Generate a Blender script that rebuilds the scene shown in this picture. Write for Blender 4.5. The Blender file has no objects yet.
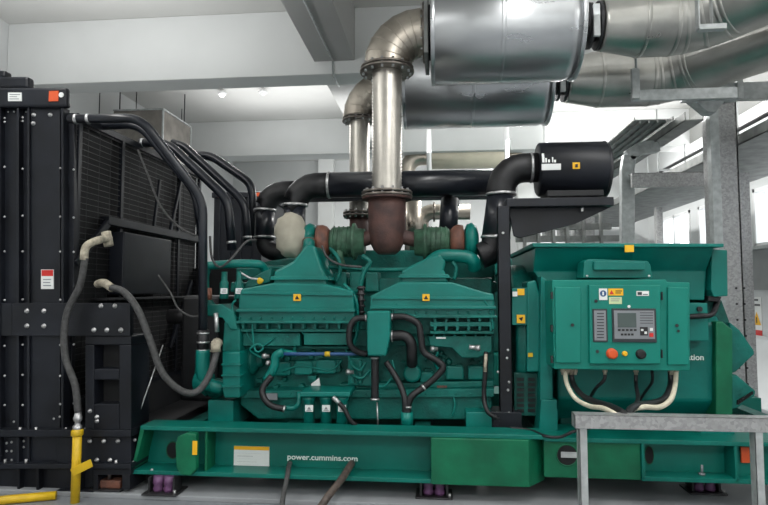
import bpy, math, random
from mathutils import Vector, Matrix
random.seed(7)
COL = bpy.context.scene.collection
F = 580.0
YAW, PITCH = math.radians(5.5), math.radians(3.7)
CAM = Vector((0, 0, 1.5))
ROT = Matrix.Rotation(YAW, 3, 'Z') @ Matrix.Rotation(math.pi/2 + PITCH, 3, 'X')

def ray(px, py):
    return ROT @ Vector(((px-384)/F, -(py-252.5)/F, -1.0))
def P(px, py, Y):
    d = ray(px, py); return CAM + d*(Y/d.y)
def PX(px, py, X):
    d = ray(px, py); return CAM + d*(X/d.x)
def V(*a): return Vector(a)
def YZ(px,py,z):
    d=ray(px,py); return d.y*(z-CAM.z)/d.z

# ---------------------------------------------------------------- mesh builder
class MB:
    def __init__(s): s.v=[]; s.f=[]; s.sm=[]
    def add(s, vs, fs, smooth=False):
        o=len(s.v); s.v += [Vector(v) for v in vs]
        for f in fs: s.f.append([i+o for i in f]); s.sm.append(smooth)
        return s
    def box(s, x0,x1,y0,y1,z0,z1):
        vs=[(x,y,z) for x in (x0,x1) for y in (y0,y1) for z in (z0,z1)]
        return s.add(vs,[(0,1,3,2),(4,6,7,5),(0,4,5,1),(2,3,7,6),(0,2,6,4),(1,5,7,3)])
    def obox(s, c, ax, ay, az):
        c,ax,ay,az=map(Vector,(c,ax,ay,az))
        vs=[c+ax*i+ay*j+az*k for i in(-1,1) for j in(-1,1) for k in(-1,1)]
        return s.add(vs,[(0,1,3,2),(4,6,7,5),(0,4,5,1),(2,3,7,6),(0,2,6,4),(1,5,7,3)])
    def bar(s, p0, p1, w, h, up=(0,0,1)):
        p0,p1=Vector(p0),Vector(p1); d=(p1-p0); L=d.length; d.normalize()
        u=Vector(up)
        if abs(d.dot(u))>.98: u=Vector((0,1,0))
        side=d.cross(u).normalized(); u2=side.cross(d).normalized()
        return s.obox((p0+p1)/2, d*L/2, side*w/2, u2*h/2)
    def prism(s, front, vec):
        n=len(front); vec=Vector(vec)
        vs=[Vector(p) for p in front]+[Vector(p)+vec for p in front]
        fs=[tuple(range(n)), tuple(range(2*n-1,n-1,-1))]
        for i in range(n):
            j=(i+1)%n; fs.append((i,i+n,j+n,j))
        return s.add(vs,fs)
    def ext(s, pts, Y0, Y1):
        return s.prism([P(x,y,Y0) for x,y in pts], (0,Y1-Y0,0))
    def R(s, x0,y0,x1,y1,Y0,Y1):
        a=P(x0,y0,Y0); b=P(x1,y1,Y0)
        return s.box(a.x,b.x,Y0,Y1,b.z,a.z)
    def Q(s,x0,y0,x1,y1,Y0,Y1): return s.ext([(x0,y0),(x1,y0),(x1,y1),(x0,y1)],Y0,Y1)
    def extX(s, prof, x0, x1):
        return s.prism([(x0,y,z) for y,z in prof], (x1-x0,0,0))
    def lathe(s, p0, axis, prof, n=20, cap=True, smooth=True):
        p0=Vector(p0); a=Vector(axis).normalized()
        u=a.orthogonal().normalized(); w=a.cross(u)
        vs=[]; m=len(prof)
        for t,r in prof:
            for k in range(n):
                q=2*math.pi*k/n; vs.append(p0+a*t+(u*math.cos(q)+w*math.sin(q))*max(r,1e-4))
        fs=[(i*n+k, i*n+(k+1)%n, (i+1)*n+(k+1)%n, (i+1)*n+k) for i in range(m-1) for k in range(n)]
        s.add(vs,fs,smooth)
        if cap:
            o=len(s.v)-len(vs)
            s.f.append([o+k for k in range(n-1,-1,-1)]); s.sm.append(False)
            s.f.append([o+(m-1)*n+k for k in range(n)]); s.sm.append(False)
        return s
    def cyl(s, p0, p1, r, r1=None, n=20):
        p0,p1=Vector(p0),Vector(p1); d=p1-p0
        return s.lathe(p0, d, [(0,r),(d.length,r if r1 is None else r1)], n)
    def tube(s, pts, r, n=12, sub=6, smooth=True, rs=None):
        pts=[Vector(p) for p in pts]
        if sub>1 and len(pts)>2:
            out=[]; ro=[]
            for i in range(len(pts)-1):
                a=pts[max(i-1,0)]; b=pts[i]; c=pts[i+1]; d=pts[min(i+2,len(pts)-1)]
                for k in range(sub):
                    t=k/sub
                    out.append(.5*((2*b)+(c-a)*t+(2*a-5*b+4*c-d)*t*t+(3*b-a-3*c+d)*t**3))
                    if rs: ro.append(rs[i]*(1-t)+rs[i+1]*t)
            out.append(pts[-1]); pts=out
            if rs: rs=ro+[rs[-1]]
        m=len(pts); vs=[]
        d0=(pts[1]-pts[0]).normalized(); u=d0.orthogonal().normalized()
        for i in range(m):
            if i==0: d=pts[1]-pts[0]
            elif i==m-1: d=pts[-1]-pts[-2]
            else: d=(pts[i+1]-pts[i]).normalized()+(pts[i]-pts[i-1]).normalized()
            d.normalize(); u=(u-d*u.dot(d)).normalized(); w=d.cross(u)
            rr=rs[i] if rs else r
            for k in range(n):
                q=2*math.pi*k/n; vs.append(pts[i]+(u*math.cos(q)+w*math.sin(q))*rr)
        fs=[(i*n+k,i*n+(k+1)%n,(i+1)*n+(k+1)%n,(i+1)*n+k) for i in range(m-1) for k in range(n)]
        s.add(vs,fs,smooth); o=len(s.v)-len(vs)
        s.f.append([o+k for k in range(n-1,-1,-1)]); s.sm.append(False)
        s.f.append([o+(m-1)*n+k for k in range(n)]); s.sm.append(False)
        return s
    def T(s, pp, rpx, n=12, sub=6):
        return s.tube([P(*p) for p in pp], rpx*pp[0][2]/F, n, sub)
    def bend(s, p0, corner, p1, r, R, n=24, seg=8):
        """pipe p0 -> corner -> p1 with a circular bend of radius R"""
        p0,c,p1=map(Vector,(p0,corner,p1)); a=(p0-c).normalized(); b=(p1-c).normalized()
        ang=a.angle(b); t=R/math.tan(ang/2)
        cen=c+(a+b).normalized()*(R/math.sin(ang/2)); s0=c+a*t-cen; s1=c+b*t-cen
        tot=s0.angle(s1); pts=[p0]
        for k in range(seg+1):
            q=k/seg
            pts.append(cen+(s0*math.sin((1-q)*tot)+s1*math.sin(q*tot))/math.sin(tot))
        pts.append(p1)
        return s.tube(pts, r, n, 1)
    def bolt(s, p, axis, r, h=None, n=8):
        h=h or r*.7
        return s.lathe(p, axis, [(0,r),(h*.5,r),(h,r*.6)], n)
    def ell(s, c, rx, ry, rz, n=16, m=10, jit=0):
        vs=[];c=Vector(c)
        for i in range(m+1):
            a=math.pi*i/m
            for k in range(n):
                b=2*math.pi*k/n; j=1+random.uniform(-jit,jit)
                vs.append(c+Vector((rx*math.sin(a)*math.cos(b)*j, ry*math.sin(a)*math.sin(b)*j, rz*math.cos(a)*j)))
        fs=[(i*n+k,i*n+(k+1)%n,(i+1)*n+(k+1)%n,(i+1)*n+k) for i in range(m) for k in range(n)]
        return s.add(vs,fs,True)

def wloc(o):
    l=Vector((0,0,0))
    while o is not None: l+=o.location; o=o.parent
    return l
def build(name, mb, mat, parent=None, bevel=0.0, origin=None, seg=2):
    me=bpy.data.meshes.new(name)
    off = wloc(parent) if parent is not None else (origin if origin is not None else Vector((0,0,0)))
    me.from_pydata([tuple(v-off) for v in mb.v],[],mb.f)
    me.polygons.foreach_set('use_smooth', mb.sm)
    import bmesh
    bm=bmesh.new(); bm.from_mesh(me); bmesh.ops.recalc_face_normals(bm, faces=bm.faces); bm.to_mesh(me); bm.free()
    me.materials.append(mat)
    o=bpy.data.objects.new(name,me); COL.objects.link(o)
    if parent is not None: o.parent=parent
    else: o.location=off
    if bevel>0:
        m=o.modifiers.new('bevel','BEVEL'); m.width=bevel; m.segments=seg; m.limit_method='ANGLE'; m.angle_limit=math.radians(38)
        m.use_clamp_overlap=True
    return o
SPLIT={'exhaust_rib','seam_band','cover_ledge','casting_boss','flange','hose_clamp','end_stop','cover_seam','cover_bolt','block_rib','rocker_box','fuel_line','skid_bolt','base_bolt','rivet_row','flange_bolt','valve_cover','gear_case_rib','edge_flange','panel_rib','hinge','key','cable_gland','bracket_bolt','housing_bolt','pan_bolt','pan_rib','flap_bolt','cross_member','bolt_hole','rung','oil_feed_line','injector_line','hanger_rod','rack_box','sticker_mark','elbow_seam','foot','cross_beam','rack_leg','lock','fan_blade','label_line','rib_ring'}
RENAME={'rivet_row':'bolt'}
_build=build
def build(name, mb, mat, parent=None, bevel=0.0, origin=None, seg=2):
    if name in SPLIT and parent is not None:
        n=len(mb.v); p=list(range(n))
        def fd(a):
            while p[a]!=a: p[a]=p[p[a]]; a=p[a]
            return a
        for f in mb.f:
            for i in f[1:]:
                a,b=fd(f[0]),fd(i)
                if a!=b: p[b]=a
        comps={}
        for f,sm in zip(mb.f,mb.sm): comps.setdefault(fd(f[0]),[]).append((f,sm))
        if len(comps)>1:
            for fl in comps.values():
                ids=sorted({i for f,_ in fl for i in f}); mp={i:k for k,i in enumerate(ids)}
                m2=MB(); m2.v=[mb.v[i] for i in ids]; m2.f=[[mp[i] for i in f] for f,_ in fl]; m2.sm=[q for _,q in fl]
                o=_build(RENAME.get(name,name),m2,mat,parent,bevel,origin,seg)
            return o
    return _build(RENAME.get(name,name),mb,mat,parent,bevel,origin,seg)
def tag(o, label, cat, group=None, kind=None):
    if label: o['label']=label
    if cat: o['category']=cat
    if group: o['group']=group
    if kind: o['kind']=kind
    return o
def thing(name, loc, label, cat, group=None):
    o=bpy.data.objects.new(name,None); COL.objects.link(o); o.location=Vector(loc); o.empty_display_size=.1
    return tag(o,label,cat,group)
def lab(o, t): o['label']=t; return o
def single(name, mb, mat, label, cat, group=None, bevel=0.0):
    lo=Vector((sum(v.x for v in mb.v)/len(mb.v), sum(v.y for v in mb.v)/len(mb.v), min(v.z for v in mb.v)))
    return tag(build(name, mb, mat, None, bevel, lo), label, cat, group)
def struct(name, mb, mat, label=None, bevel=0):
    o=build(name, mb, mat, None, bevel); o['kind']='structure'
    if label: o['label']=label
    return o
def text(name, body, size, loc, mat, parent, rot=(math.pi/2,0,0), align='LEFT', bold=0.0, sx=1.0):
    cu=bpy.data.curves.new(name,'FONT'); cu.body=body; cu.size=size; cu.extrude=.0008; cu.align_x=align; cu.offset=bold
    t=bpy.data.objects.new(name,cu); COL.objects.link(t)
    bpy.context.view_layer.update()
    me=bpy.data.meshes.new_from_object(t.evaluated_get(bpy.context.evaluated_depsgraph_get()))
    bpy.data.objects.remove(t); me.materials.clear(); me.materials.append(mat)
    o=bpy.data.objects.new(name,me); COL.objects.link(o); o.parent=parent
    o.location=Vector(loc)-wloc(parent); o.rotation_euler=rot; o.scale=(sx,1,1)
    return o

# ---------------------------------------------------------------- materials
def lin(c): return tuple(((x/255)/12.92 if x/255<=.04045 else ((x/255+.055)/1.055)**2.4) for x in c)+(1,)
def mat(name, c, rough=.5, metal=0., var=.12, vs=4., bump=0., bs=60., spec=.5, c2=None, coat=0, rvar=.0, aniso=None):
    m=bpy.data.materials.new(name); m.use_nodes=True; nt=m.node_tree; b=nt.nodes['Principled BSDF']
    b.inputs['Metallic'].default_value=metal; b.inputs['Roughness'].default_value=rough
    b.inputs['Specular IOR Level'].default_value=spec; b.inputs['Coat Weight'].default_value=coat
    tc=nt.nodes.new('ShaderNodeTexCoord'); no=nt.nodes.new('ShaderNodeTexNoise')
    no.inputs['Scale'].default_value=vs; no.inputs['Detail'].default_value=5
    if aniso:
        mp=nt.nodes.new('ShaderNodeMapping'); mp.inputs['Scale'].default_value=aniso
        nt.links.new(tc.outputs['Object'],mp.inputs['Vector']); src=mp.outputs['Vector']
    else: src=tc.outputs['Object']
    nt.links.new(src,no.inputs['Vector'])
    mx=nt.nodes.new('ShaderNodeMix'); mx.data_type='RGBA'
    L=lin(c); D=lin(c2) if c2 else tuple(x*(1-var*1.6) for x in L[:3])+(1,)
    U=L if c2 else tuple(min(1,x*(1+var)) for x in L[:3])+(1,)
    mx.inputs['A'].default_value=D; mx.inputs['B'].default_value=U
    cr=nt.nodes.new('ShaderNodeMapRange'); cr.inputs['From Min'].default_value=.35; cr.inputs['From Max'].default_value=.65
    nt.links.new(no.outputs['Fac'],cr.inputs['Value']); nt.links.new(cr.outputs['Result'],mx.inputs['Factor'])
    nt.links.new(mx.outputs['Result'],b.inputs['Base Color'])
    if rvar:
        r2=nt.nodes.new('ShaderNodeMapRange'); r2.inputs['From Min'].default_value=.3; r2.inputs['From Max'].default_value=.7
        r2.inputs['To Min'].default_value=max(0,rough-rvar); r2.inputs['To Max'].default_value=rough+rvar
        nt.links.new(no.outputs['Fac'],r2.inputs['Value']); nt.links.new(r2.outputs['Result'],b.inputs['Roughness'])
    if bump:
        n2=nt.nodes.new('ShaderNodeTexNoise'); n2.inputs['Scale'].default_value=bs; n2.inputs['Detail'].default_value=3
        nt.links.new(src,n2.inputs['Vector'])
        bp=nt.nodes.new('ShaderNodeBump'); bp.inputs['Strength'].default_value=bump; bp.inputs['Distance'].default_value=.01
        nt.links.new(n2.outputs['Fac'],bp.inputs['Height']); nt.links.new(bp.outputs['Normal'],b.inputs['Normal'])
    return m
GREEN=mat('engine_green_paint',(4,108,99),.38,spec=.35,var=.12,vs=3,bump=.08,bs=40)
GREEN2=mat('cast_green_paint',(4,99,90),.5,spec=.35,var=.2,vs=7,bump=.35,bs=50)
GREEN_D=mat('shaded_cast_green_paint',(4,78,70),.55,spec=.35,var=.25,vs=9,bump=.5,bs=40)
GREEN_S=mat('skid_green_paint',(4,105,93),.4,spec=.35,var=.12,vs=2,bump=.06,bs=30)
GREEN_Y=mat('touched_up_green_paint',(8,99,68),.45,spec=.35,var=.15,vs=5,bump=.1,bs=30)
CAB=mat('cabinet_green_paint',(4,120,106),.42,spec=.35,var=.05,vs=2,bump=.03,bs=200)
OLIVE=mat('dull_olive_green_cast',(52,86,66),.6,var=.3,vs=12,bump=.4,bs=60)
BLACK=mat('black_frame_paint',(22,25,32),.42,spec=.35,var=.3,vs=3,bump=.05,bs=60)
BLACK2=mat('matt_black_steel',(17,18,22),.55,var=.3,vs=5)
BLKPIPE=mat('gloss_black_pipe_paint',(30,33,40),.28,var=.2,vs=4)
DARK=mat('near_black_core',(8,9,12),.7,var=.3,vs=20)
RUBBER=mat('black_rubber_hose',(20,20,23),.5,var=.3,vs=20,bump=.15,bs=150)
HOSE=mat('grey_braided_hose',(66,66,66),.55,var=.25,vs=40,bump=.3,bs=300)
BEIGE=mat('beige_fitting_wrap',(168,160,142),.7,var=.25,vs=25,bump=.4,bs=60)
CLOTH=mat('beige_lagging_cloth',(168,163,148),.9,var=.12,vs=5,bump=.6,bs=7)
RUST=mat('rusty_brown_exhaust',(86,58,52),.62,c2=(58,40,38),vs=8,bump=.35,bs=70)
RUST2=mat('copper_brown_turbine',(120,76,60),.6,c2=(82,56,48),vs=12,bump=.3,bs=70)
STEEL=mat('polished_cladding_steel',(196,198,200),.3,metal=.9,var=.05,vs=3,bump=.08,bs=2.5,rvar=.05,aniso=(.5,2,2))
STEEL2=mat('dull_cladding_steel',(178,177,172),.34,metal=.9,var=.12,vs=3,bump=.2,bs=5,rvar=.08)
FLEX=mat('corrugated_stainless',(198,193,184),.34,metal=.85,var=.05,vs=14,rvar=.04)
FLANGE=mat('brown_tinted_steel_flange',(138,132,124),.4,metal=.7,c2=(104,96,90),vs=14)
ELBOW=mat('heat_tinted_steel',(192,184,172),.34,metal=.85,c2=(156,146,134),vs=4,rvar=.08)
CHROME=mat('bright_zinc_bolt',(190,190,190),.35,metal=.8,var=.2,vs=30)
FAWN=mat('beige_distant_cladding',(214,206,186),.45,metal=.2,var=.08,vs=2)
WALL=mat('white_wall_plaster',(206,208,208),.9,var=.03,vs=.8,bump=.05,bs=12)
CEIL=mat('white_ceiling_plaster',(200,200,197),.9,var=.04,vs=.6)
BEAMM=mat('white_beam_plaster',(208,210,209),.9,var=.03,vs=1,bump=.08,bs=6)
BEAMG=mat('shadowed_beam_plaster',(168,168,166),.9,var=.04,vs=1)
WALLG=mat('grey_acoustic_panel',(150,152,152),.85,var=.05,vs=2,bump=.1,bs=80)
PANELW=mat('pale_wall_panel',(196,199,200),.6,var=.03,vs=2)
FLOORM=mat('grey_epoxy_floor',(124,128,132),.38,var=.08,vs=1.2,bump=.04,bs=8,rvar=.08)
PLINTH=mat('pale_concrete_plinth',(140,143,146),.6,var=.08,vs=2)
FRAMEW=mat('white_window_frame',(225,226,226),.4,var=.02)
YEL=mat('yellow_paint',(205,168,22),.45,var=.12,vs=8)
YST=mat('yellow_sticker',(232,176,24),.5,var=.03)
ORANGE=mat('orange_plastic',(214,84,34),.45,var=.05)
RED=mat('red_plastic',(196,40,34),.4,var=.05)
WHITE=mat('white_sticker',(222,224,222),.5,var=.03)
PALE=mat('pale_green_sticker',(190,206,160),.5,var=.03)
INK=mat('black_ink',(18,18,20),.5,var=.05)
GREY=mat('grey_plastic_panel',(128,132,136),.4,var=.04)
SCREEN=mat('lcd_screen',(74,86,84),.15,var=.03)
DGREY=mat('dark_grey_plastic',(44,48,52),.35,var=.05)
CREAM=mat('cream_cable_sheath',(214,206,184),.5,var=.08,vs=20)
BLUE=mat('blue_hose',(38,76,122),.4,var=.1)
PURPLE=mat('purple_rubber_mount',(96,62,98),.5,var=.2,vs=20)
DKMETAL=mat('dark_metal',(60,60,62),.45,metal=.6,var=.2,vs=10)
TEXTW=mat('white_lettering',(215,228,222),.5,var=.02)
LAMP=mat('lamp_diffuser',(255,252,240),.5,var=0)
LAMP.node_tree.nodes['Principled BSDF'].inputs['Emission Color'].default_value=(1,.97,.9,1)
LAMP.node_tree.nodes['Principled BSDF'].inputs['Emission Strength'].default_value=6
def galv():
    m=mat('galvanised_steel',(150,154,154),.42,metal=.55,var=.15,vs=20)
    nt=m.node_tree; b=nt.nodes['Principled BSDF']; tc=nt.nodes['Texture Coordinate']
    vo=nt.nodes.new('ShaderNodeTexVoronoi'); vo.inputs['Scale'].default_value=55
    nt.links.new(tc.outputs['Object'],vo.inputs['Vector'])
    sep=nt.nodes.new('ShaderNodeSeparateColor'); nt.links.new(vo.outputs['Color'],sep.inputs['Color'])
    mr=nt.nodes.new('ShaderNodeMapRange'); mr.inputs['To Min'].default_value=.30; mr.inputs['To Max'].default_value=.44
    nt.links.new(sep.outputs['Red'],mr.inputs['Value'])
    cc=nt.nodes.new('ShaderNodeCombineColor')
    for k in ('Red','Green','Blue'): nt.links.new(mr.outputs['Result'],cc.inputs[k])
    nt.links.new(cc.outputs['Color'],b.inputs['Base Color'])
    return m
GALV=galv()
GALVL=mat('pale_galvanised_steel',(176,180,180),.45,metal=.35,var=.12,vs=14)
GALVD=mat('dull_grey_tray_steel',(150,152,150),.55,metal=.3,var=.15,vs=6)
def glass():
    m=bpy.data.materials.new('window_glass'); m.use_nodes=True; nt=m.node_tree
    for n in list(nt.nodes): nt.nodes.remove(n)
    o=nt.nodes.new('ShaderNodeOutputMaterial'); t=nt.nodes.new('ShaderNodeBsdfTransparent'); g=nt.nodes.new('ShaderNodeBsdfGlossy')
    mx=nt.nodes.new('ShaderNodeMixShader'); mx.inputs[0].default_value=.08; g.inputs['Roughness'].default_value=.05
    nt.links.new(t.outputs[0],mx.inputs[1]); nt.links.new(g.outputs[0],mx.inputs[2]); nt.links.new(mx.outputs[0],o.inputs[0])
    return m
GLASS=glass()

# ================================================================= ROOM
XL,XR,YN,YF,ZC=-5.64,5.3,-3.2,15.3,5.0
struct('floor', MB().box(XL-.2,XR+.2,YN-.2,YF+.2,-.2,0), FLOORM, 'grey epoxy floor of the generator hall')
struct('ceiling', MB().box(XL-.2,XR+.2,YN-.2,YF+.2,ZC,ZC+.2), CEIL, 'white plastered ceiling between deep beams')
struct('wall_left', MB().box(XL-.2,XL,YN,YF,0,ZC), WALL)
struct('wall_back', MB().box(XL-.2,XR+.2,YF,YF+.2,0,ZC), WALL)
struct('wall_front', MB().box(XL-.2,XR+.2,YN-.2,YN,0,ZC), WALL)
# right wall with a row of high windows
ZS,ZT=2.22,3.2
wm=MB().box(XR,XR+.2,YN,YF,1.5,ZS).box(XR,XR+.2,YN,YF,ZT,ZC)
wy=[(0.2,1.9),(2.3,4.0),(4.4,6.1),(6.5,8.2),(8.6,10.3),(10.7,12.4),(12.8,14.5)]
prev=YN
for a,b in wy: wm.box(XR,XR+.2,prev,a,ZS,ZT); prev=b
wm.box(XR,XR+.2,prev,YF,ZS,ZT); wm.box(XR,XR+.2,YN,YF,0,1.5)
struct('wall_right', wm, WALL)
struct('trim_1', MB().box(XR-.05,XR-.002,YN,YF,1.5,ZS-.05), WALLG, 'grey acoustic band below the high windows')
struct('trim_2', MB().box(XR-.12,XR-.001,YN,YF,ZS-.05,ZS), GALVL, 'pale sill under the high windows')
struct('trim_3', MB().box(XR-.03,XR-.003,YN,YF,0.0,1.5), PANELW, 'pale lower wall panelling')
for i,(a,b) in enumerate(wy):
    fr=MB(); w=.06
    fr.box(XR-.02,XR+.1,a,b,ZS,ZS+w).box(XR-.02,XR+.1,a,b,ZT-w,ZT)
    for y in (a,(a+b)/2-w/2,b-w): fr.box(XR-.02,XR+.1,y,y+w,ZS,ZT)
    f=build('window_%d'%(i+1), fr, FRAMEW); f['kind']='structure'; f['label']='high white-framed window in the right wall'
    build('pane', MB().box(XR+.03,XR+.04,a+w,b-w,ZS+w,ZT-w), GLASS, f)
# ceiling beams
b1=MB().box(XL,XR,6.93,7.32,4.17,ZC)
struct('trim_4', b1, BEAMM, 'deep white beam crossing the hall', .01)
struct('trim_5', MB().box(XL,XR,11.5,12.0,4.27,ZC), BEAMM, 'second deep beam farther back', .01)
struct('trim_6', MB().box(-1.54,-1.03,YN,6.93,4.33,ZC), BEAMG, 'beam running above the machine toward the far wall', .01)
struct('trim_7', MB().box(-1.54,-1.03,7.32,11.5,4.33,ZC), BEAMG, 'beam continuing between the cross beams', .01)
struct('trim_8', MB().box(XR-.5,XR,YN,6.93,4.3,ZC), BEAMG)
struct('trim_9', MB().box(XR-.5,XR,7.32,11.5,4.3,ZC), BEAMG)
# pale plinth under the machine
struct('trim_10', MB().box(-4.6,3.4,4.08,6.5,-.001,.035), PLINTH, 'low pale plinth under the generator set', .006)
# wall pilasters at the back
struct('trim_11', MB().box(-.2,.25,YF-.3,YF,0,ZC).box(2.0,2.4,YF-.3,YF,0,ZC).box(-3.2,-2.8,YF-.3,YF,0,ZC), BEAMM)
# conduits along the beam
cd=MB(); cd.tube([V(-1.3,.5,4.315),V(-1.3,6.9,4.315),V(-1.3,6.91,4.155),V(-1.3,7.34,4.155)],.012,8,1)
single('conduit', cd, GALVL, 'thin pale conduit clipped under the ceiling beam above the silver elbows','conduit')
# down lights
for i,(px,py) in enumerate([(222,94),(263,95)]):
    c=P(px,py,9.6)
    t=thing('ceiling_light',(c.x,9.6,4.90),['small bright ceiling light left of its twin, beyond the cross beam','small ceiling light right of its twin, beyond the cross beam'][i],'light','small lights beyond the cross beam')
    build('lamp_stem', MB().cyl((c.x,9.6,4.95),(c.x,9.6,ZC),.008,n=8), WHITE, t)
    build('lamp_shade', MB().lathe((c.x,9.6,4.90),(0,0,1),[(0,.07),(.02,.08),(.06,.05),(.09,.015)],16), FRAMEW, t)
    build('bulb', MB().ell((c.x,9.6,4.89),.045,.045,.03,12,8), LAMP if i==0 else WHITE, t)
# thin hanging rods on the left background
for i,(px,Y) in enumerate([(135,9.6),(181,10.6),(98,8.6)]):
    a=P(px,150,Y)
    single('hanger_rod', MB().cyl((a.x,Y,a.z-.3),(a.x,Y,ZC),.008,n=6), DKMETAL, 'thin steel hanger rod dropping from the ceiling above the radiator', 'rod','hanger rods above the radiator')
# hung ventilation box
t=thing('ventilation_unit', P(178,150,8.9), 'grey metal ventilation box hung behind the radiator with pale edges','vent')
VX=P(163,108,8.9).x; vz0=P(163,109,8.9).z; vz1=vz0-.75
build('housing', MB().box(VX-.85,VX,8.9,9.95,vz1,vz0-.01), mat('brown_grey_sheet',(128,124,118),.6,metal=.3,var=.15,vs=5), t,.01)
g=MB(); x=VX+.005
for z_ in (vz0,vz1): g.bar((x,8.9,z_),(x,9.95,z_),.025,.025).bar((VX-.85,8.9,z_),(x,8.9,z_),.025,.025)
g.bar((x,8.9,vz1),(x,8.9,vz0),.025,.025).bar((x,9.95,vz1),(x,9.95,vz0),.025,.025)
build('edge_trim', g, GALVL, t)
build('hanger_rod', MB().cyl((VX-.8,9.0,vz0),(VX-.8,9.0,ZC),.01,n=6).cyl((VX-.05,9.8,vz0),(VX-.05,9.8,ZC),.01,n=6), DKMETAL, t)

# ================================================================= SKID BASE FRAME
SKZ=P(400,432,4.15).z; SKB=P(300,479,4.15).z
skid=thing('skid_base_frame',(0.3,5.2,SKB),'long green steel skid base frame running under the engine and alternator','skid')
xl=P(133,470,4.15).x; x2=P(431,450,4.15).x; x3=P(545,450,4.15).x; x4=P(643,450,4.15).x; xe=2.95
zt=SKZ; zb=SKB; th=.022
g=MB(); xlt=P(140,432,4.15).x
g.prism([(xlt,4.15,zt),(xlt+.08,4.15,zt+.0),(x3,4.15,zt),(x3,4.15,zt-.03),(xlt,4.15,zt-.03)],(0,.21,0))
build('top_flange', g, GREEN_S, skid,.004)
g=MB(); g.prism([(xl,4.14,zb),(x2,4.14,zb),(x2,4.14,zb+.03),(xl-.01,4.14,zb+.03)],(0,.4,0)); build('bottom_flange', g, GREEN_S, skid,.004)
g=MB(); xw=P(150,450,4.33).x
g.prism([(xl+.02,4.33,zb+.03),(x2,4.33,zb+.03),(x2,4.33,zt-.03),(xlt,4.33,zt-.03)],(0,.03,0)); build('web', g, GREEN_S, skid)
g=MB(); g.prism([(xl-.01,4.15,zb+.03),(xl+.01,4.15,zb+.03),(xlt+.03,4.15,zt-.03),(xlt,4.15,zt-.03)],(0,.2,0))
build('end_plate', g, GREEN_Y, skid)
for px in (206,):
    a=P(px,450,4.17); build('stiffener', MB().box(a.x-.008,a.x+.008,4.17,4.33,zb+.03,zt-.03), GREEN_Y, skid)
# plain box section
zx=P(480,486,4.13).z; xc=P(529,470,4.13).x; hx=V(0,0,zt-.03-zx)
build('box_section', MB().prism([V(x2,4.13,zx),V(xc,4.13,zx),V(x3+.02,4.30,zx),V(x3+.02,4.5,zx),V(x2,4.5,zx)],hx), GREEN_Y, skid,.006)
g=MB(); zp=P(600,479,4.2).z; zc=P(690,481,4.18).z; g.box(x3,x4,4.2,4.5,zp,zt-.035); build('side_plate', g, GREEN_Y, skid,.006)
g=MB(); g.box(x3+.0,xe,4.18,4.6,zt-.05,zt-.02); build('upper_rail', g, GREEN_S, skid,.004)
g=MB(); x5=P(733,450,4.2).x
g.box(x4,x5,4.32,4.36,zc,zt-.04).box(x4,xe,4.18,4.36,zc-.01,zc+.02).box(x4,x4+.02,4.18,4.34,zc,zt-.04).box(x5,x5+.02,4.18,4.34,zc,zt-.04)
g.box(x5+.02,xe,4.28,4.34,zc,zt-.04)
build('channel_section', g, GREEN_S, skid,.003)
g=MB(); g.box(xl+.1,xe,5.75,6.15,zb,zt); build('rear_rail', g, GREEN_S, skid)
g=MB()
for x in (-2.0,-1.2,-.2,.7,1.7,2.6): g.box(x,x+.12,4.36,5.75,zb+.03,zt-.04)
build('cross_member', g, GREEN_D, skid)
def disc(name, px,py,Y,r,m,parent,d=.006): 
    c=P(px,py,Y); return build(name, MB().lathe((c.x,Y,c.z),(0,-1,0),[(-.01,r),(d,r),(d+.001,r*.9)],24), m, parent)
def hole(px,py,Y,r,parent,rx=None):
    c=P(px,py,Y); g=MB(); n=28; vs=[];
    rr=[(r*1.12,0),(r*1.12,-.006),(r,-.006),(r,.0)]
    for R_,d in rr:
        for k in range(n): vs.append((c.x+R_*math.cos(2*math.pi*k/n)*(rx or 1),Y+d,c.z+R_*math.sin(2*math.pi*k/n)))
    fs=[(i*n+k,i*n+(k+1)%n,(i+1)*n+(k+1)%n,(i+1)*n+k) for i in range(3) for k in range(n)]
    g.add(vs,fs,True); build('hole_rim', g, GREEN_Y, parent)
    build('hole', MB().add([(c.x+r*math.cos(2*math.pi*k/n)*(rx or 1),Y-.003,c.z+r*math.sin(2*math.pi*k/n)) for k in range(n)],[tuple(range(n))]), DARK, parent)
hole(173,450,4.33,.06,skid,.8); hole(567,455,4.2,.068,skid); hole(649,455,4.32,.06,skid,.5)
build('pale_bar', MB().R(561,452,577,458,4.19,4.205), GALVL, skid)
hole(290,463,4.33,.018,skid); hole(352,463,4.33,.02,skid)
# lifting eye plate
g=MB(); pts=[(177,437),(187,433),(196,434),(196,470),(190,476),(180,475),(176,468),(175,445)]
g.ext(pts,4.1,4.16); build('lifting_plate', g, GREEN_Y, skid,.01)
lab(build('warning_sticker', MB().R(192.5,441,197,455,4.095,4.1), YST, skid),'yellow warning sticker on the lifting plate')
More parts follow.
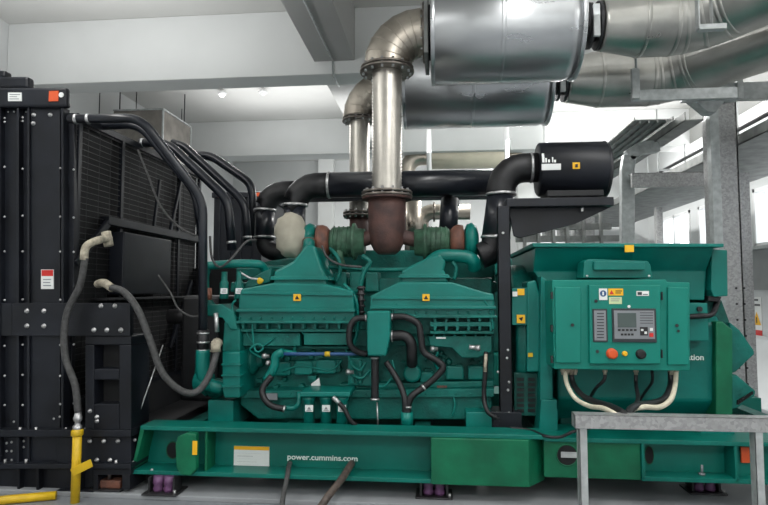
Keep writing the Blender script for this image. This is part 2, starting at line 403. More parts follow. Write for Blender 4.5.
# label plate
pl=lab(build('data_label', MB().R(234,446,269,472,4.322,4.33), WHITE, skid),'white data label with a yellow header')
build('label_header', MB().R(234,446,269,450.5,4.3195,4.322), YST, pl)
g=MB()
for i in range(6): g.R(237,453+i*2.8,237+random.choice([16,24,28,20]),453.7+i*2.8,4.3205,4.322)
build('label_print', g, GREY, pl)
c=P(287,462,4.325); text('web_address','power.cummins.com',.056,(c.x,4.327,c.z+.02),TEXTW,skid,bold=.0012,sx=1.13)
lab(build('orange_tag', MB().R(741,447,750,463,4.26,4.275), ORANGE, skid),'orange tag on the skid end')
g=MB()
for px,py in ((133,462),(135,440),(152,470)):
    c=P(px,py,4.15); g.bolt((c.x,4.15,c.z),(0,-1,0),.012)
build('skid_bolt', g, CHROME, skid)
build('levelling_stud', MB().cyl(P(702,474,4.25),P(702,465,4.25),.008,n=10).cyl(P(702,475,4.25),P(702,473,4.25),.022,n=6), GREY, skid)

# isolators
for i,(px,lbl) in enumerate([(165,'purple rubber isolator under the left end of the green skid'),(434,'purple rubber isolator under the middle of the green skid'),(703,'purple rubber isolator under the right end of the green skid')]):
    zI=[zb,P(480,487,4.13).z,zc-.01][i]
    yI=YZ(px,[496,499,494.5][i],.04)+.1; c=P(px,490,yI); t=thing('vibration_isolator',(c.x,yI,.035),lbl,'mount','isolators under the skid')
    build('base_plate', MB().box(c.x-.13,c.x+.13,yI-.1,yI+.1,.035,.047), DKMETAL, t,.003)
    for s in (-.04,.04): build('rubber_block', MB().lathe((c.x+s,yI-.02,.047),(0,0,1),[(0,.035),(.02,.04),(.04,.032),(.06,.04),(zI-.0475,.035)],16), PURPLE, t)
    build('end_stop', MB().box(c.x-.1,c.x-.085,yI-.06,yI+.06,.047,zI-.004).box(c.x+.085,c.x+.1,yI-.06,yI+.06,.047,zI-.004), DKMETAL, t)
    build('anchor_bolt', MB().cyl((c.x+.11,yI-.08,.047),(c.x+.11,yI-.08,.075),.012,n=6), CHROME, t)

# ================================================================= RADIATOR
RX=P(74,200,4.2).x
zR=P(40,87,4.15).z
rad=thing('radiator',(-3.2,5.2,.1),'tall black engine radiator frame with mesh guard at the left end of the generator','radiator')
g=MB()
g.Q(-60,105,28,470,4.17,4.22)
build('side_panel', g, BLACK, rad,.006)
g=MB(); g.Q(29,105,60,470,4.14,4.21); build('side_channel', g, BLACK, rad,.006)
g=MB(); g.Q(-60,87,66.5,107,4.10,4.16); build('top_tank', g, BLACK, rad,.02)
g=MB(); g.Q(-60,76,28,88,4.12,4.2); build('filler_step', g, BLACK, rad,.02)
g=MB(); g.Q(-60,70,5,77,4.12,4.2); build('upper_step', g, BLACK, rad,.015)
g=MB(); 
for px in (-2,16.5,27,61): g.Q(px,107,px+2.2,468,4.12,4.2)
build('edge_flange', g, BLACK, rad,.002)
g=MB(); g.Q(62,122,74,300,4.18,4.22); build('guard_post', g, BLACK, rad,.003)
g=MB(); g.box(-4.3,RX-.25,4.3,6.5,.15,2.8); build('radiator_core', g, DARK, rad)
# bolts along flanges
g=MB()
for py in (118,122,168,216,252,300,345,375,405): 
    for px in (5,23,60.5,69):
        if px<28 or py>122:
            c=P(px,py+random.uniform(-1,1),4.12); g.bolt((c.x,4.118 if px<62 else 4.178,c.z),(0,-1,0),.009)
for k in range(4):
    c=P(4+k*6,110,4.12); g.bolt((c.x,4.165,c.z),(0,-1,0),.008)
for px,py in ((53,419),(59,417),(65,429),(41,430),(13,422),(84,429)):
    c=P(px,py,4.12); g.bolt((c.x,4.13,c.z),(0,-1,0),.009)
build('rivet_row', g, CHROME, rad)
def bolts(lst,Y,r,parent,m=CHROME):
    for px,py in lst:
        c=P(px,py,Y); build('bolt', MB().lathe((c.x,Y,c.z),(0,-1,0),[(-.002,r*1.25),(.004,r*1.25),(.005,r*.9),(.014,r*.85),(.018,r*.5)],12), m, parent)
bolts([(34,115),(50.5,115),(33.5,123.5)],4.14,.014,rad)
# tank stickers
lab(build('orange_sticker', MB().R(49,91,58,101,4.094,4.1), ORANGE, rad),'orange square sticker')
build('round_sticker', MB().cyl(V(P(61.5,95,4.1).x,4.1,P(61.5,95,4.1).z),V(P(61.5,95,4.1).x,4.094,P(61.5,95,4.1).z),.02,n=14), WHITE, rad)
pl=build('data_plate', MB().Q(8,92.5,21.5,101,4.094,4.1), WHITE, rad)
build('plate_print', MB().Q(9.5,94,20,94.8,4.0925,4.094).Q(9.5,96.3,17,97,4.0925,4.094).Q(9.5,98.5,19,99.2,4.0925,4.094), GREY, pl)
pl=build('warning_label', MB().Q(41,269.5,53.5,289,4.134,4.14), WHITE, rad)
build('label_header', MB().Q(41.5,270,53,276,4.1325,4.134), RED, pl)
build('label_print', MB().Q(43,279,51,280,4.1325,4.134).Q(43,282,50,283,4.1325,4.134).Q(43,285,51,286,4.1325,4.134), GREY, pl)
# mesh guard on plane x = RX
Ya,Yb=4.2,6.55; zlo,zhi=.62,2.85
g=MB(); z=zlo
while z<zhi:
    g.box(RX-.003,RX+.003,Ya,Yb,z-.0022,z+.0022); z+=.0475
y=Ya
while y<Yb: g.box(RX-.003,RX+.002,y-.0015,y+.0015,zlo,zhi); y+=.16
build('guard_mesh', g, DKMETAL, rad)
build('guard_backing', MB().box(RX-.05,RX-.045,Ya+.02,Yb,zlo,zhi-.03), DARK, rad)
g=MB()
g.box(RX-.03,RX+.012,Ya,Yb,zhi-.03,zhi+.02).box(RX-.03,RX+.012,Ya,Yb,zlo-.02,zlo+.03)
for y in (4.24,4.86,6.0,Yb-.02): g.box(RX-.02,RX+.014,y-.022,y+.022,zlo,zhi)
build('guard_frame', g, BLACK, rad,.003)
g=MB(); g.box(RX-.03,RX+.05,4.6,Yb+.05,2.05,2.12); 
a=P(75,268,4.2)
g.bar((RX+.03,4.2,1.7),(RX+.03,4.66,2.1),.03,.06)
g.bar((RX+.03,5.75,2.1),(RX+.03,6.0,2.75),.03,.03).bar((RX+.03,5.4,2.1),(RX+.03,5.5,2.6),.025,.03)
g.bar((RX+.03,5.8,.9),(RX+.03,6.3,1.6),.03,.05)
build('cross_beam', g, BLACK, rad,.004)
# sloped roof side of guard
g=MB(); g.box(RX-.3,RX+.01,4.2,6.4,zhi+.02,zhi+.03); build('guard_roof', g, BLACK, rad)
# fan + shroud
g=MB(); cf=V(RX-.1,5.3,1.7)
build('dark_rear_sheet', MB().box(RX-.3,-2.0,6.5,6.56,.1,1.75), BLACK2, rad)  # added black sheet hiding the bright wall, standing in for shade
g.lathe((RX-.24,5.3,1.7),(1,0,0),[(0,.98),(.02,.9),(.16,.86),(.17,.84),(.02,.84)],48,cap=False)
build('fan_shroud', g, BLACK2, rad)
g=MB(); g.cyl(cf-V(.08,0,0),cf+V(.06,0,0),.14)
for k in range(9):
    q=2*math.pi*k/9; d=V(0,math.cos(q),math.sin(q)); s=V(0,-math.sin(q),math.cos(q))
    g.obox(cf+d*.46, d*.34, s*.1+V(.04,0,0), V(1,0,0)*.004)
build('fan', g, BLACK2, rad)
# lower panel of guard side (solid)
g=MB(); g.box(RX-.05,RX,4.4,6.5,.12,.64); build('lower_baffle', g, BLACK2, rad)
g=MB(); g.box(RX-.02,RX+.12,4.72,5.6,1.46,2.0); build('junction_box', g, BLACK, rad,.01)
g=MB(); g.box(RX-.02,RX+.13,4.5,6.1,1.415,1.435); build('shelf_angle', g, DKMETAL, rad,.002)
# lower front structure
Y0=4.13
g=MB(); g.Q(12,303,130,336,Y0-.03,Y0+.02); g.Q(-60,303,12,336,Y0-.0,Y0+.02); build('bracket_plate', g, BLACK, rad,.004)
bolts([(27,311),(44,311),(27,326),(44,326),(101,306),(115,306),(94,330),(107,330),(121,330)],Y0-.03,.015,rad)
g=MB(); 
g.Q(85,336,131,345,Y0-.02,Y0+.25).Q(85,345,94,430,Y0-.02,Y0+.25).Q(119,345,131,430,Y0-.02,Y0+.25).Q(94,369,119,380,Y0-.02,Y0+.25).Q(94,404,119,430,Y0-.02,Y0+.25)
build('support_leg', g, BLACK, rad,.008)
g=MB(); g.Q(90,340,127,425,Y0+.1,Y0+.2); build('leg_backing', g, DARK, rad)
g=MB(); g.Q(-60,430,131,437,Y0-.05,Y0+.25); g.Q(-60,464,131,469,Y0-.05,Y0+.25); build('base_rail', g, BLACK, rad,.004)
g=MB(); g.Q(-60,437,28,464,Y0+.03,Y0+.2).Q(57,437,131,464,Y0-.01,Y0+.2).Q(28,437,57,441,Y0+.03,Y0+.2).Q(28,460,57,464,Y0+.03,Y0+.2)
build('base_web', g, BLACK, rad,.004)
g=MB(); g.Q(-60,469,93,495,Y0+.02,Y0+.2).Q(-60,491,93,496,Y0-.04,Y0+.05).Q(93,469,131,475,Y0-.03,Y0+.2).Q(93,475,98,490,Y0-.03,Y0+.2).Q(122,475,130,490,Y0-.03,Y0+.2)
for px in (17,36,78): g.Q(px,469,px+2.5,492,Y0-.03,Y0+.03)
build('lower_panel', g, BLACK, rad,.003)
bolts([(97,417),(90,411),(97,421),(90,441),(104,441),(118,441),(97,460),(110,460)],Y0-.022,.013,rad)
g=MB()
for px,py in ((12,442),(12,451),(12,460),(7,443),(7,451),(24,441),(24,447)):
    c=P(px,py,Y0+.03); g.bolt((c.x,Y0+.028,c.z),(0,-1,0),.01)
for px,py in ((20,432),(36,432),(26,464),(5,464),(116,465)):
    c=P(px,py,Y0-.03); g.cyl((c.x,Y0-.03,c.z),(c.x,Y0-.03,c.z+.035),.011,n=6)
build('base_bolt', g, CHROME, rad)
# silver brace rod
single('brace_rod', MB().tube([P(163,345,4.5),P(135,425,4.2)],.006,8,1), CHROME,'thin silver rod leaning diagonally between the radiator and the green skid','rod')
c=P(112,496,4.2); t=thing('radiator_foot_mount',(c.x,4.2,.035),'square mount with an upright stud under the black radiator leg','mount')
build('base_plate', MB().box(c.x-.13,c.x+.12,4.1,4.4,.036,.05), DKMETAL, t,.003)
build('rubber_pad', MB().box(c.x-.11,c.x+.1,4.13,4.36,.05,.11), RUST2, t,.01)
build('stud', MB().cyl((c.x,4.16,.11),(c.x,4.16,.24),.013,n=10).cyl((c.x,4.16,.2),(c.x,4.16,.22),.022,n=6), CHROME, t)

# ---- radiator pipes
def pipe(label,pp,rpx,clamps=(),m=BLKPIPE,R=.12,name='coolant_pipe',cat='pipe',group=None):
    pts=[P(*p) for p in pp]; t=thing(name,pts[-1],label,cat,group); r=rpx*pp[0][2]/F
    # rounded polyline
    q=[pts[0]]
    for i in range(1,len(pts)-1):
        a=(pts[i-1]-pts[i]); b=(pts[i+1]-pts[i]); L=min(R,a.length*.45,b.length*.45); a.normalize(); b.normalize()
        s=pts[i]+a*L; e=pts[i]+b*L
        for k in range(6):
            u=k/5; q.append(s*(1-u)**2+pts[i]*2*u*(1-u)+e*u*u)
    q.append(pts[-1]); build('pipe_run', MB().tube(q,r,18,1), m, t)
    for i,k,mt in clamps:
        a,b=pts[i],pts[i+1]; c=a.lerp(b,k); d=(b-a).normalized()
        build('hose_clamp', MB().lathe(c-d*.012,d,[(0,r*1.02),(.002,r*1.1),(.022,r*1.1),(.024,r*1.02)],20), mt, t)
    return t
t=pipe('nearest black coolant pipe bending down in front of the mesh guard',[(69,119,4.1),(141,118,4.14),(203,200,4.4),(203,352,4.42)],4.9,[(0,.27,CHROME),(0,.1,CHROME),(2,.96,CHROME),(2,.88,CHROME)])
pipe('black coolant pipe just behind the nearest one',[(95,126,4.55),(139,124,4.55),(196,192,4.62),(201,230,4.7)],4.6,[(0,.1,CHROME)])
pipe('black coolant pipe starting mid-guard, third from the front',[(140,143,5.2),(168,143,5.2),(228,200,5.2),(232,250,5.2)],4.6,[(0,.1,CHROME),(2,.85,CHROME)])
pipe('black coolant pipe sloping beside the third one, fourth from the front',[(172,143,5.5),(184,146,5.5),(245,203,5.5),(248,246,5.5)],4.2,[(2,.8,CHROME)])
pipe('farthest black coolant pipe, arching highest beside the distant radiator',[(190,156,6.1),(210,155,6.1),(252,184,6.1),(254,240,6.1)],4.4)

# ---- hoses at the left
t=thing('flexible_hose', P(78,430,3.98),'grey braided hose dropping from a beige elbow to the yellow riser','hose')
build('hose_run', MB().T([(85,258,3.98),(80,285,3.98),(68,310,3.98),(64,335,3.98),(66,360,3.98),(75,385,3.98),(78,412,3.98)],3.6,14), HOSE, t)
build('wrapped_elbow', MB().T([(84,260,3.98),(86,247,3.98),(96,241,4.02),(109,238,4.2)],4.2,12), BEIGE, t)
build('end_union', MB().T([(106,232,4.2),(109,246,4.2)],5,8,1), BEIGE, t)
g=MB(); c=P(78,412,3.98); g.lathe((c.x,3.98,c.z),(0,0,-1),[(0,.022),(.03,.026),(.035,.03),(.06,.03),(.065,.02),(.09,.02),(.095,.032),(.12,.032),(.13,.025)],8)
build('end_fitting', g, CHROME, t)
t=thing('fuel_riser_pipe', V(P(74,429,3.98).x,3.98,0),'yellow upright pipe with a lever valve before the radiator','pipe')
a=P(77.5,429,3.98); b=V(a.x-.0,3.98,0)
build('pipe_run', MB().cyl(b,a,.031,n=16), YEL, t)
build('union', MB().lathe(a-V(0,0,.05),(0,0,1),[(0,.034),(.01,.042),(.04,.042),(.05,.034)],8), YEL, t)
c=P(77,468,3.98); build('valve_handle', MB().obox(c+V(.07,-.05,.02),V(.07,0,.035),V(0,.004,0),V(-.01,0,.026)).cyl(c,c+V(0,-.05,0),.018,n=8), YEL, t,.003)
t=thing('yellow_floor_pipe', V(-2.9,4.0,0.03),'yellow pipe lying on the floor below the radiator','pipe')
build('pipe_run', MB().tube([V(-3.6,3.55,.03),V(-3.05,3.9,.03),V(-2.75,4.02,.03)],.03,12,1), YEL, t)
t=thing('flexible_hose', P(212,378,4.3),'grey braided hose looping from the radiator to the engine front','hose')
build('hose_run', MB().T([(110,287,4.05),(124,292,4.05),(138,310,4.06),(150,340,4.08),(162,372,4.1),(180,390,4.15),(196,392,4.2),(208,378,4.25),(216,355,4.32),(218,340,4.4)],3.6,14), HOSE, t)
build('wrapped_elbow', MB().T([(98,284,4.2),(104,283,4.1),(112,288,4.05)],4.3,10), BEIGE, t)
build('tape_knot', MB().ell(P(216,346,4.32),.045,.045,.055,9,7,.28), BEIGE, t)
single('signal_cable', MB().T([(138,150,4.5),(148,175,4.5),(160,205,4.5),(178,226,4.5),(196,236,4.5)],1.2,8), HOSE, 'thin grey cable drooping across the mesh guard','cable')
single('signal_cable', MB().T([(158,275,4.55),(170,292,4.55),(178,308,4.5),(190,316,4.5),(200,316,4.5)],1.0,8), HOSE, 'thin dark cable drooping under the black box of the radiator','cable')
t=thing('control_wire', P(222,262,4.5),'thin grey wire with a black tail looping over the green coolant rail','cable')
build('wire_run', MB().T([(210,236,4.5),(212,258,4.5),(220,267,4.5),(232,258,4.5),(246,242,4.6),(256,240,4.7)],1.3,8), HOSE, t)

# drive end cover between radiator and engine
dr=thing('fan_drive',(-2.1,5.3,.52),'dark belt guard between the radiator and the engine front','guard')
build('belt_guard', MB().box(-2.3,-1.95,5.0,5.6,.52,1.45), BLACK2, dr,.03)
build('dark_gap_sheet', MB().box(-2.6,-1.75,4.45,6.45,.36,.40), BLACK2, dr,.004)  # added black sheet; makes the floor gap read as deep shade
build('fan_shaft', MB().cyl(V(-2.3,5.3,1.25),V(-2.55,5.3,1.25),.07), DKMETAL, dr)

# ================================================================= ENGINE
eng=thing('diesel_engine',(-.7,5.2,zt),'large green V diesel engine mounted in the middle of the skid','engine')
def ep(name, mb, m=GREEN2, bev=.006, parent=None): return build(name, mb, m, parent or eng, bev)
g=MB(); g.ext([(243,318),(494,318),(494,395),(490,398),(243,398)],4.78,5.85); g.ext([(238,330),(494,330),(494,346),(238,346)],4.7,5.9)
ep('cylinder_block', g, GREEN2)
# oil pan
g=MB(); g.ext([(240,397),(492,395),(492,420),(258,419),(240,405)],4.62,5.8); ep('oil_pan', g, GREEN2,.012)
g=MB(); g.ext([(238,391),(494,389),(494,397),(238,398)],4.58,5.85); ep('pan_flange', g, GREEN2,.004)
g=MB()
for k in range(17):
    c=P(246+k*15,394,4.58); g.bolt((c.x,4.58,c.z),(0,-1,0),.009)
ep('pan_bolt', g, GREEN2,0)
g=MB(); 
for k in range(9): 
    x=P(416+k*8,405,4.62).x
ep('pan_rib', MB().R(404,397,406,420,4.6,4.64).R(487,397,489,420,4.6,4.64), GREEN2,.003)
# engine feet
ep('engine_foot', MB().R(208,400,233,428,4.5,4.9), GREEN,.006)
ep('engine_foot', MB().R(466,412,492,428,4.45,4.7), GREEN,.006)
# intake manifolds / aftercoolers
def manifold(dx, body, hood, top):
    g=MB(); g.ext(body,4.5,5.05); o=ep('aftercooler_housing', g, GREEN,.012)
    g=MB(); g.ext(hood,4.56,4.95); ep('air_crossover', g, GREEN,.02)
    g=MB(); g.ext(top,4.46,5.0); ep('manifold_flange', g, GREEN,.004)
    return o
m1=manifold(0,[(239,296),(241,289),(272,283),(325,284),(353,291),(355,322.5),(238,322.5)],
   [(273,286),(274,271),(282,267),(293,261),(303,248),(307,244),(315,246),(318,256),(322,268),(324,272),(328,288)],
   [(236,309),(355,309),(355,312),(236,312)])
m2=manifold(0,[(370,296),(399,282),(452,282),(484,292),(494,294),(495,317),(370,317)],
   [(399,285),(402,270),(414,264),(428,257),(440,254),(446,262),(444,270),(449,283)],
   [(370,306),(496,306),(496,309),(370,309)])
# extra ledges on manifolds
g=MB(); g.ext([(271,276),(326,276),(329,280),(270,280)],4.53,4.95); g.ext([(400,274),(448,274),(451,278),(398,278)],4.53,4.95); ep('cover_ledge', g, GREEN,.004)
g=MB(); g.ext([(241,291),(353,293),(353,296),(241,294)],4.485,4.6); g.ext([(372,296),(494,297),(494,300),(372,299)],4.485,4.6); ep('cover_seam', g, GREEN,.003)
for px,py in ((297,297.5),(426,297.5)):
    s=ep('hot_surface_sticker', MB().R(px-3.6,py-3.4,px+3.6,py+3.4,4.482,4.50), YST,0); lab(s,'yellow square warning sticker')
    build('sticker_symbol', MB().ext([(px,py-2.2),(px+2.2,py+1.8),(px-2.2,py+1.8)],4.4795,4.482), INK, s)
# right crossover tube elbow
g=MB(); g.tube([P(425,268,4.75),P(438,257,4.75),P(452,256,4.75),P(466,257,4.75),P(473,261,4.75),P(474,268,4.8)],.055,16,5); ep('crossover_elbow', g, GREEN,0)
ep('crossover_end', MB().tube([P(308,252,4.75),P(309,244,4.75),P(309,238,4.85)],.05,14,1), GREEN,0)
lab(ep('hose_clamp_band', MB().T([(309,240,4.8),(309,246,4.78)],6.6,16,1), RUST2,0),'copper coloured clamp band')
# rows of valve/injector bosses beneath housings
g=MB()
g.ext([(236,321),(356,321),(356,323.5),(236,323.5)],4.47,4.8); g.ext([(370,315.5),(497,315.5),(497,318),(370,318)],4.47,4.8)
for x0,x1,y0,y1,n in ((240,354,323,329,10),(432,494,318,322,6),(432,494,326,331,6)):
    for k in range(n):
        x=x0+3+(x1-x0-6)*k/(n-1); g.ext([(x-1.6,y0),(x+1.6,y0),(x+1.2,y1),(x-1.2,y1)],4.50,4.8)
g.ext([(430,322),(495,322),(495,326.5),(430,326.5)],4.50,4.8)
g.ext([(238,329),(354,329),(354,332),(238,332)],4.52,4.8); g.ext([(430,331),(494,331),(494,334),(430,334)],4.52,4.8)
g.ext([(238,322),(356,322),(356,332),(238,332)],4.56,4.8); g.ext([(390,316),(494,316),(494,334),(390,334)],4.62,4.8)
g.ext([(243,333),(300,333),(300,346),(243,346)],4.56,4.8); g.ext([(304,333),(352,333),(352,345),(304,345)],4.54,4.8)
ep('exhaust_rib', g, GREEN2,.004)
g=MB()
for x0,x1,y in ((240,352,318),(374,492,312.5),(244,300,337),(306,350,337),(434,492,336)):
    k=x0
    while k<x1:
        c=P(k,y,4.5); g.bolt((c.x,4.5 if y<320 else 4.57,c.z),(0,-1,0),.0105,.014); k+=10.5
ep('housing_bolt', g, GREEN,0)
g=MB(); g.ext([(428,336),(492,336),(492,352),(478,358),(462,358),(452,348),(430,346)],4.56,4.85); ep('lower_cover', g, GREEN2,.008)
g=MB(); g.ext([(240,346),(352,346),(352,349),(240,349)],4.63,4.85); g.ext([(340,384),(494,381),(494,387),(340,389)],4.66,4.9)
g.ext([(268,362),(340,360),(340,372),(268,374)],4.7,4.9); ep('block_rib', g, GREEN2,.006)
for x0,y0,x1,y1 in ((272,362,290,376),(294,361,312,375),(316,360,336,374),(420,372,434,384),(446,366,464,380),(468,366,486,380)):
    pl_=ep('inspection_cover', MB().R(x0,y0,x1,y1,4.68,4.76), GREEN,.012)
    g=MB()
    for px,py in ((x0+1.5,y0+1.5),(x1-1.5,y0+1.5),(x0+1.5,y1-1.5),(x1-1.5,y1-1.5)):
        c=P(px,py,4.68); g.bolt((c.x,4.68,c.z),(0,-1,0),.008)
    build('cover_bolt', g, GREEN2, pl_)
for px,py in ((262,356),(266,363),(346,372),(430,349)):
    c=P(px,py,4.55); ep('pipe_union', MB().lathe(c,(1,0,0),[(0,.016),(.012,.024),(.03,.024),(.034,.016),(.06,.015)],8), CHROME,0)
g=MB(); g.T([(294,352,4.6),(296,344,4.6)],1.6,8,1); g.T([(400,300,4.52),(394,306,4.5),(392,314,4.5)],1.2,8,5); g.T([(484,300,4.5),(491,312,4.5),(493,330,4.5)],1.2,8,5); g.T([(236,300,4.5),(232,306,4.5),(236,318,4.5)],1.2,8,5); g.T([(344,284,4.6),(356,300,4.55),(357,330,4.6),(352,348,4.6)],1.8,8,5)
ep('fuel_line', g, GREEN,0)
# random cast details: bosses on block
g=MB(); 
for i in range(90):
    px=random.uniform(250,488); py=random.uniform(350,390)
    if 364<px<392 and py<362: continue
    c=P(px,py,4.78); r=random.uniform(.008,.026)
    if random.random()<.6: g.lathe((c.x,4.79,c.z),(0,-1,0),[(0,r*1.3),(.02,r),(.05,r*.9),(.055,r*.5)],12)
    else: g.box(c.x-r*1.6,c.x+r*1.6,4.70,4.8,c.z-r,c.z+r)
ep('casting_boss', g, GREEN2,.003)
g=MB()
for pp in ([(246,325,4.55),(250,340,4.55),(262,346,4.55),(274,338,4.55)],[(252,322,4.5),(254,346,4.5),(258,352,4.5),(263,348,4.5),(258,344,4.5),(250,350,4.5),(262,358,4.55)],
           [(283,372,4.68),(300,366,4.68),(330,370,4.68),(342,360,4.68)],[(346,350,4.6),(352,366,4.6),(358,384,4.6)],[(438,352,4.55),(434,362,4.58),(440,372,4.65)],
           [(392,360,4.5),(394,372,4.5),(386,385,4.5),(378,386,4.5)],[(300,330,4.55),(312,340,4.55),(318,334,4.55)],[(452,392,4.6),(455,405,4.58),(452,416,4.58)]):
    g.T(pp,1.1,6,5)
ep('fuel_line', g, GREEN,0)
# front gear case (left)
g=MB(); g.ext([(222,352),(240,352),(240,398),(224,398),(222,390)],4.42,5.2); ep('gear_case', g, GREEN,.012)
g=MB(); g.ext([(224,322),(236,318),(240,330),(240,352),(222,352)],4.5,5.6); g.ext([(205,305),(222,304),(234,312),(238,330),(230,330),(222,318),(205,316)],4.48,4.7); ep('front_cover', g, GREEN2,.012)
g=MB(); 
for py in (364,375,386): g.ext([(221,py),(241,py),(241,py+1.5),(221,py+1.5)],4.405,4.5)
ep('gear_case_rib', g, GREEN,.002)
g=MB(); g.lathe(P(240,360,4.72),(1,0,0),[(0,.09),(.08,.1),(.1,.12),(.13,.12),(.16,.06),(.2,.05)],20); ep('accessory_drive', g, GREEN2,.004)
# lower coolant neck and green outlet
g=MB(); g.T([(203,350,4.42),(203,372,4.42),(208,384,4.45),(222,388,4.5)],7,16,5); g.cyl(P(196,382,4.45),P(212,382,4.45),.07); ep('water_inlet', g, GREEN,0)
g=MB(); g.T([(203,330,4.42),(203,352,4.42)],6.0,16,1); lab(ep('rubber_coupling', g, RUBBER,0),'black rubber coupling')
for py in (334,343,351): c=P(203,py,4.42); ep('coupling_clamp', MB().lathe(c,(0,0,1),[(0,.048),(.013,.048)],18), CHROME,0)
ep('silver_sleeve', MB().T([(216,313,4.46),(217,332,4.46)],2.4,10,1), CHROME,0)
g=MB(); g.T([(205,350,4.6),(200,380,4.6),(210,392,4.6)],6,12,4); g.ell(P(216,388,4.6),.09,.09,.08); ep('water_pump', g, GREEN2,0)
# top coolant rail and filters
g=MB(); g.T([(208,266,4.6),(230,264,4.6),(255,264,4.6),(263,267,4.65),(268,278,4.7)],4.4,14,5); ep('coolant_rail', g, GREEN,0)
g=MB(); g.T([(208,266,4.6),(205,280,4.6),(208,300,4.6),(218,312,4.6)],4.0,12,5); ep('coolant_bypass', g, GREEN2,0)
for i,px in enumerate((224,239)):
    c=P(px,299,4.55); f=ep('water_filter', MB().lathe((c.x,4.55,c.z),(0,0,1),[(0,.03),(.005,.036),(.13,.036),(.14,.03),(.15,.024),(.22,.024)],16), GREEN2,0)
    q=P(px,291,4.51); build('filter_label', MB().box(q.x-.028,q.x+.028,4.508,4.515,q.z-.022,q.z+.022), WHITE, f)
    build('label_print', MB().box(q.x-.018,q.x+.018,4.5065,4.508,q.z-.012,q.z-.004).box(q.x-.01,q.x+.018,4.5065,4.508,q.z+.004,q.z+.012), GREY, f)
lab(ep('rust_coupling', MB().T([(207,288,4.5),(207,300,4.5)],5,14,1), RUST2,0),'copper coloured coupling')
g=MB(); g.ext([(262,272),(272,268),(270,282),(250,288),(240,290),(248,280)],4.58,4.9); g.ext([(236,268),(264,268),(264,280),(236,280)],4.75,5.2); ep('thermostat_housing', g, GREEN2,.01)
lab(ep('yellow_tag', MB().ell(P(260,281,4.52),.032,.012,.024,8,5,.25), YEL,0),'yellow plastic tag')
g=MB(); g.T([(240,272,4.55),(250,278,4.52),(258,279,4.52)],1.2,6); ep('sensor_lead', g, CHROME,0)
# rocker boxes between
g=MB()
for k in range(3):
    x=340+k*16; g.ext([(x-7,292),(x-6,272),(x+6,272),(x+7,292)],4.85,5.1)
for k in range(7):
    x=244+k*40; g.ext([(x-14,292),(x-13,282),(x+13,282),(x+14,292)],5.2,5.6)
ep('rocker_box', g, GREEN2,.012)
g=MB(); g.ext([(262,278),(492,278),(492,320),(262,320)],4.95,5.7); ep('vee_cover', g, GREEN2,.01)
ep('rear_manifold', MB().ext([(262,262),(300,256),(345,250),(430,250),(470,256),(495,262),(495,300),(262,300)],5.6,5.95), GREEN2,.02)
for px in (322,352,420,452): c=P(px,246,5.75); ep('rear_turbine', MB().lathe(c-V(.1,0,0),(1,0,0),[(0,.08),(.03,.13),(.16,.13),(.2,.09)],20), OLIVE if px in (352,420) else RUST2,0)
g=MB(); g.T([(262,268,4.9),(330,267,4.9),(380,270,4.9),(430,268,4.9)],2.2,10,4); g.T([(330,248,4.85),(338,258,4.8),(340,270,4.8),(336,282,4.8)],2.0,8,5)
g.T([(452,262,4.7),(456,268,4.7),(454,280,4.7)],2.0,8,4); g.T([(362,256,4.7),(370,262,4.7),(364,272,4.7),(360,288,4.7)],2.3,8,4)
ep('oil_feed_line', g, GREEN2,0)
g=MB(); g.T([(322,246,4.7),(328,258,4.65),(342,265,4.65),(362,267,4.65)],1.2,6,5); ep('breather_wire', g, HOSE,0)
g=MB(); g.T([(361,286,4.6),(361,316,4.6)],3.2,8,1); 
for y in (289,295,301,307,313): g.lathe(P(361,y,4.6),(0,0,1),[(0,.034),(.014,.034)],10)
lab(ep('bolted_joint', g, DKMETAL,0),'dark bolted flange joints between the two green housings')
# centre box
g=MB(); g.ext([(367,311),(390,311),(390,336),(386,356),(368,356),(367,350)],4.36,4.62); o=ep('centre_cover', g, GREEN,.012)
g=MB(); c=P(412,374,4.6); g.lathe((c.x,4.7,c.z),(0,-1,0),[(0,.075),(.08,.07),(.09,.066),(.095,.05)],28); ep('round_cover', g, GREEN,0)
g=MB(); g.R(348,358,372,386,4.62,4.8); g.R(350,360,354,384,4.6,4.64); g.R(358,360,362,384,4.6,4.64); ep('injector_pump', g, GREEN,.008)
g=MB(); g.T([(352,365,4.58),(360,370,4.56),(366,362,4.56)],1.5,8); g.T([(352,375,4.58),(362,378,4.56),(370,370,4.56)],1.5,8); ep('injector_line', g, GREEN,0)
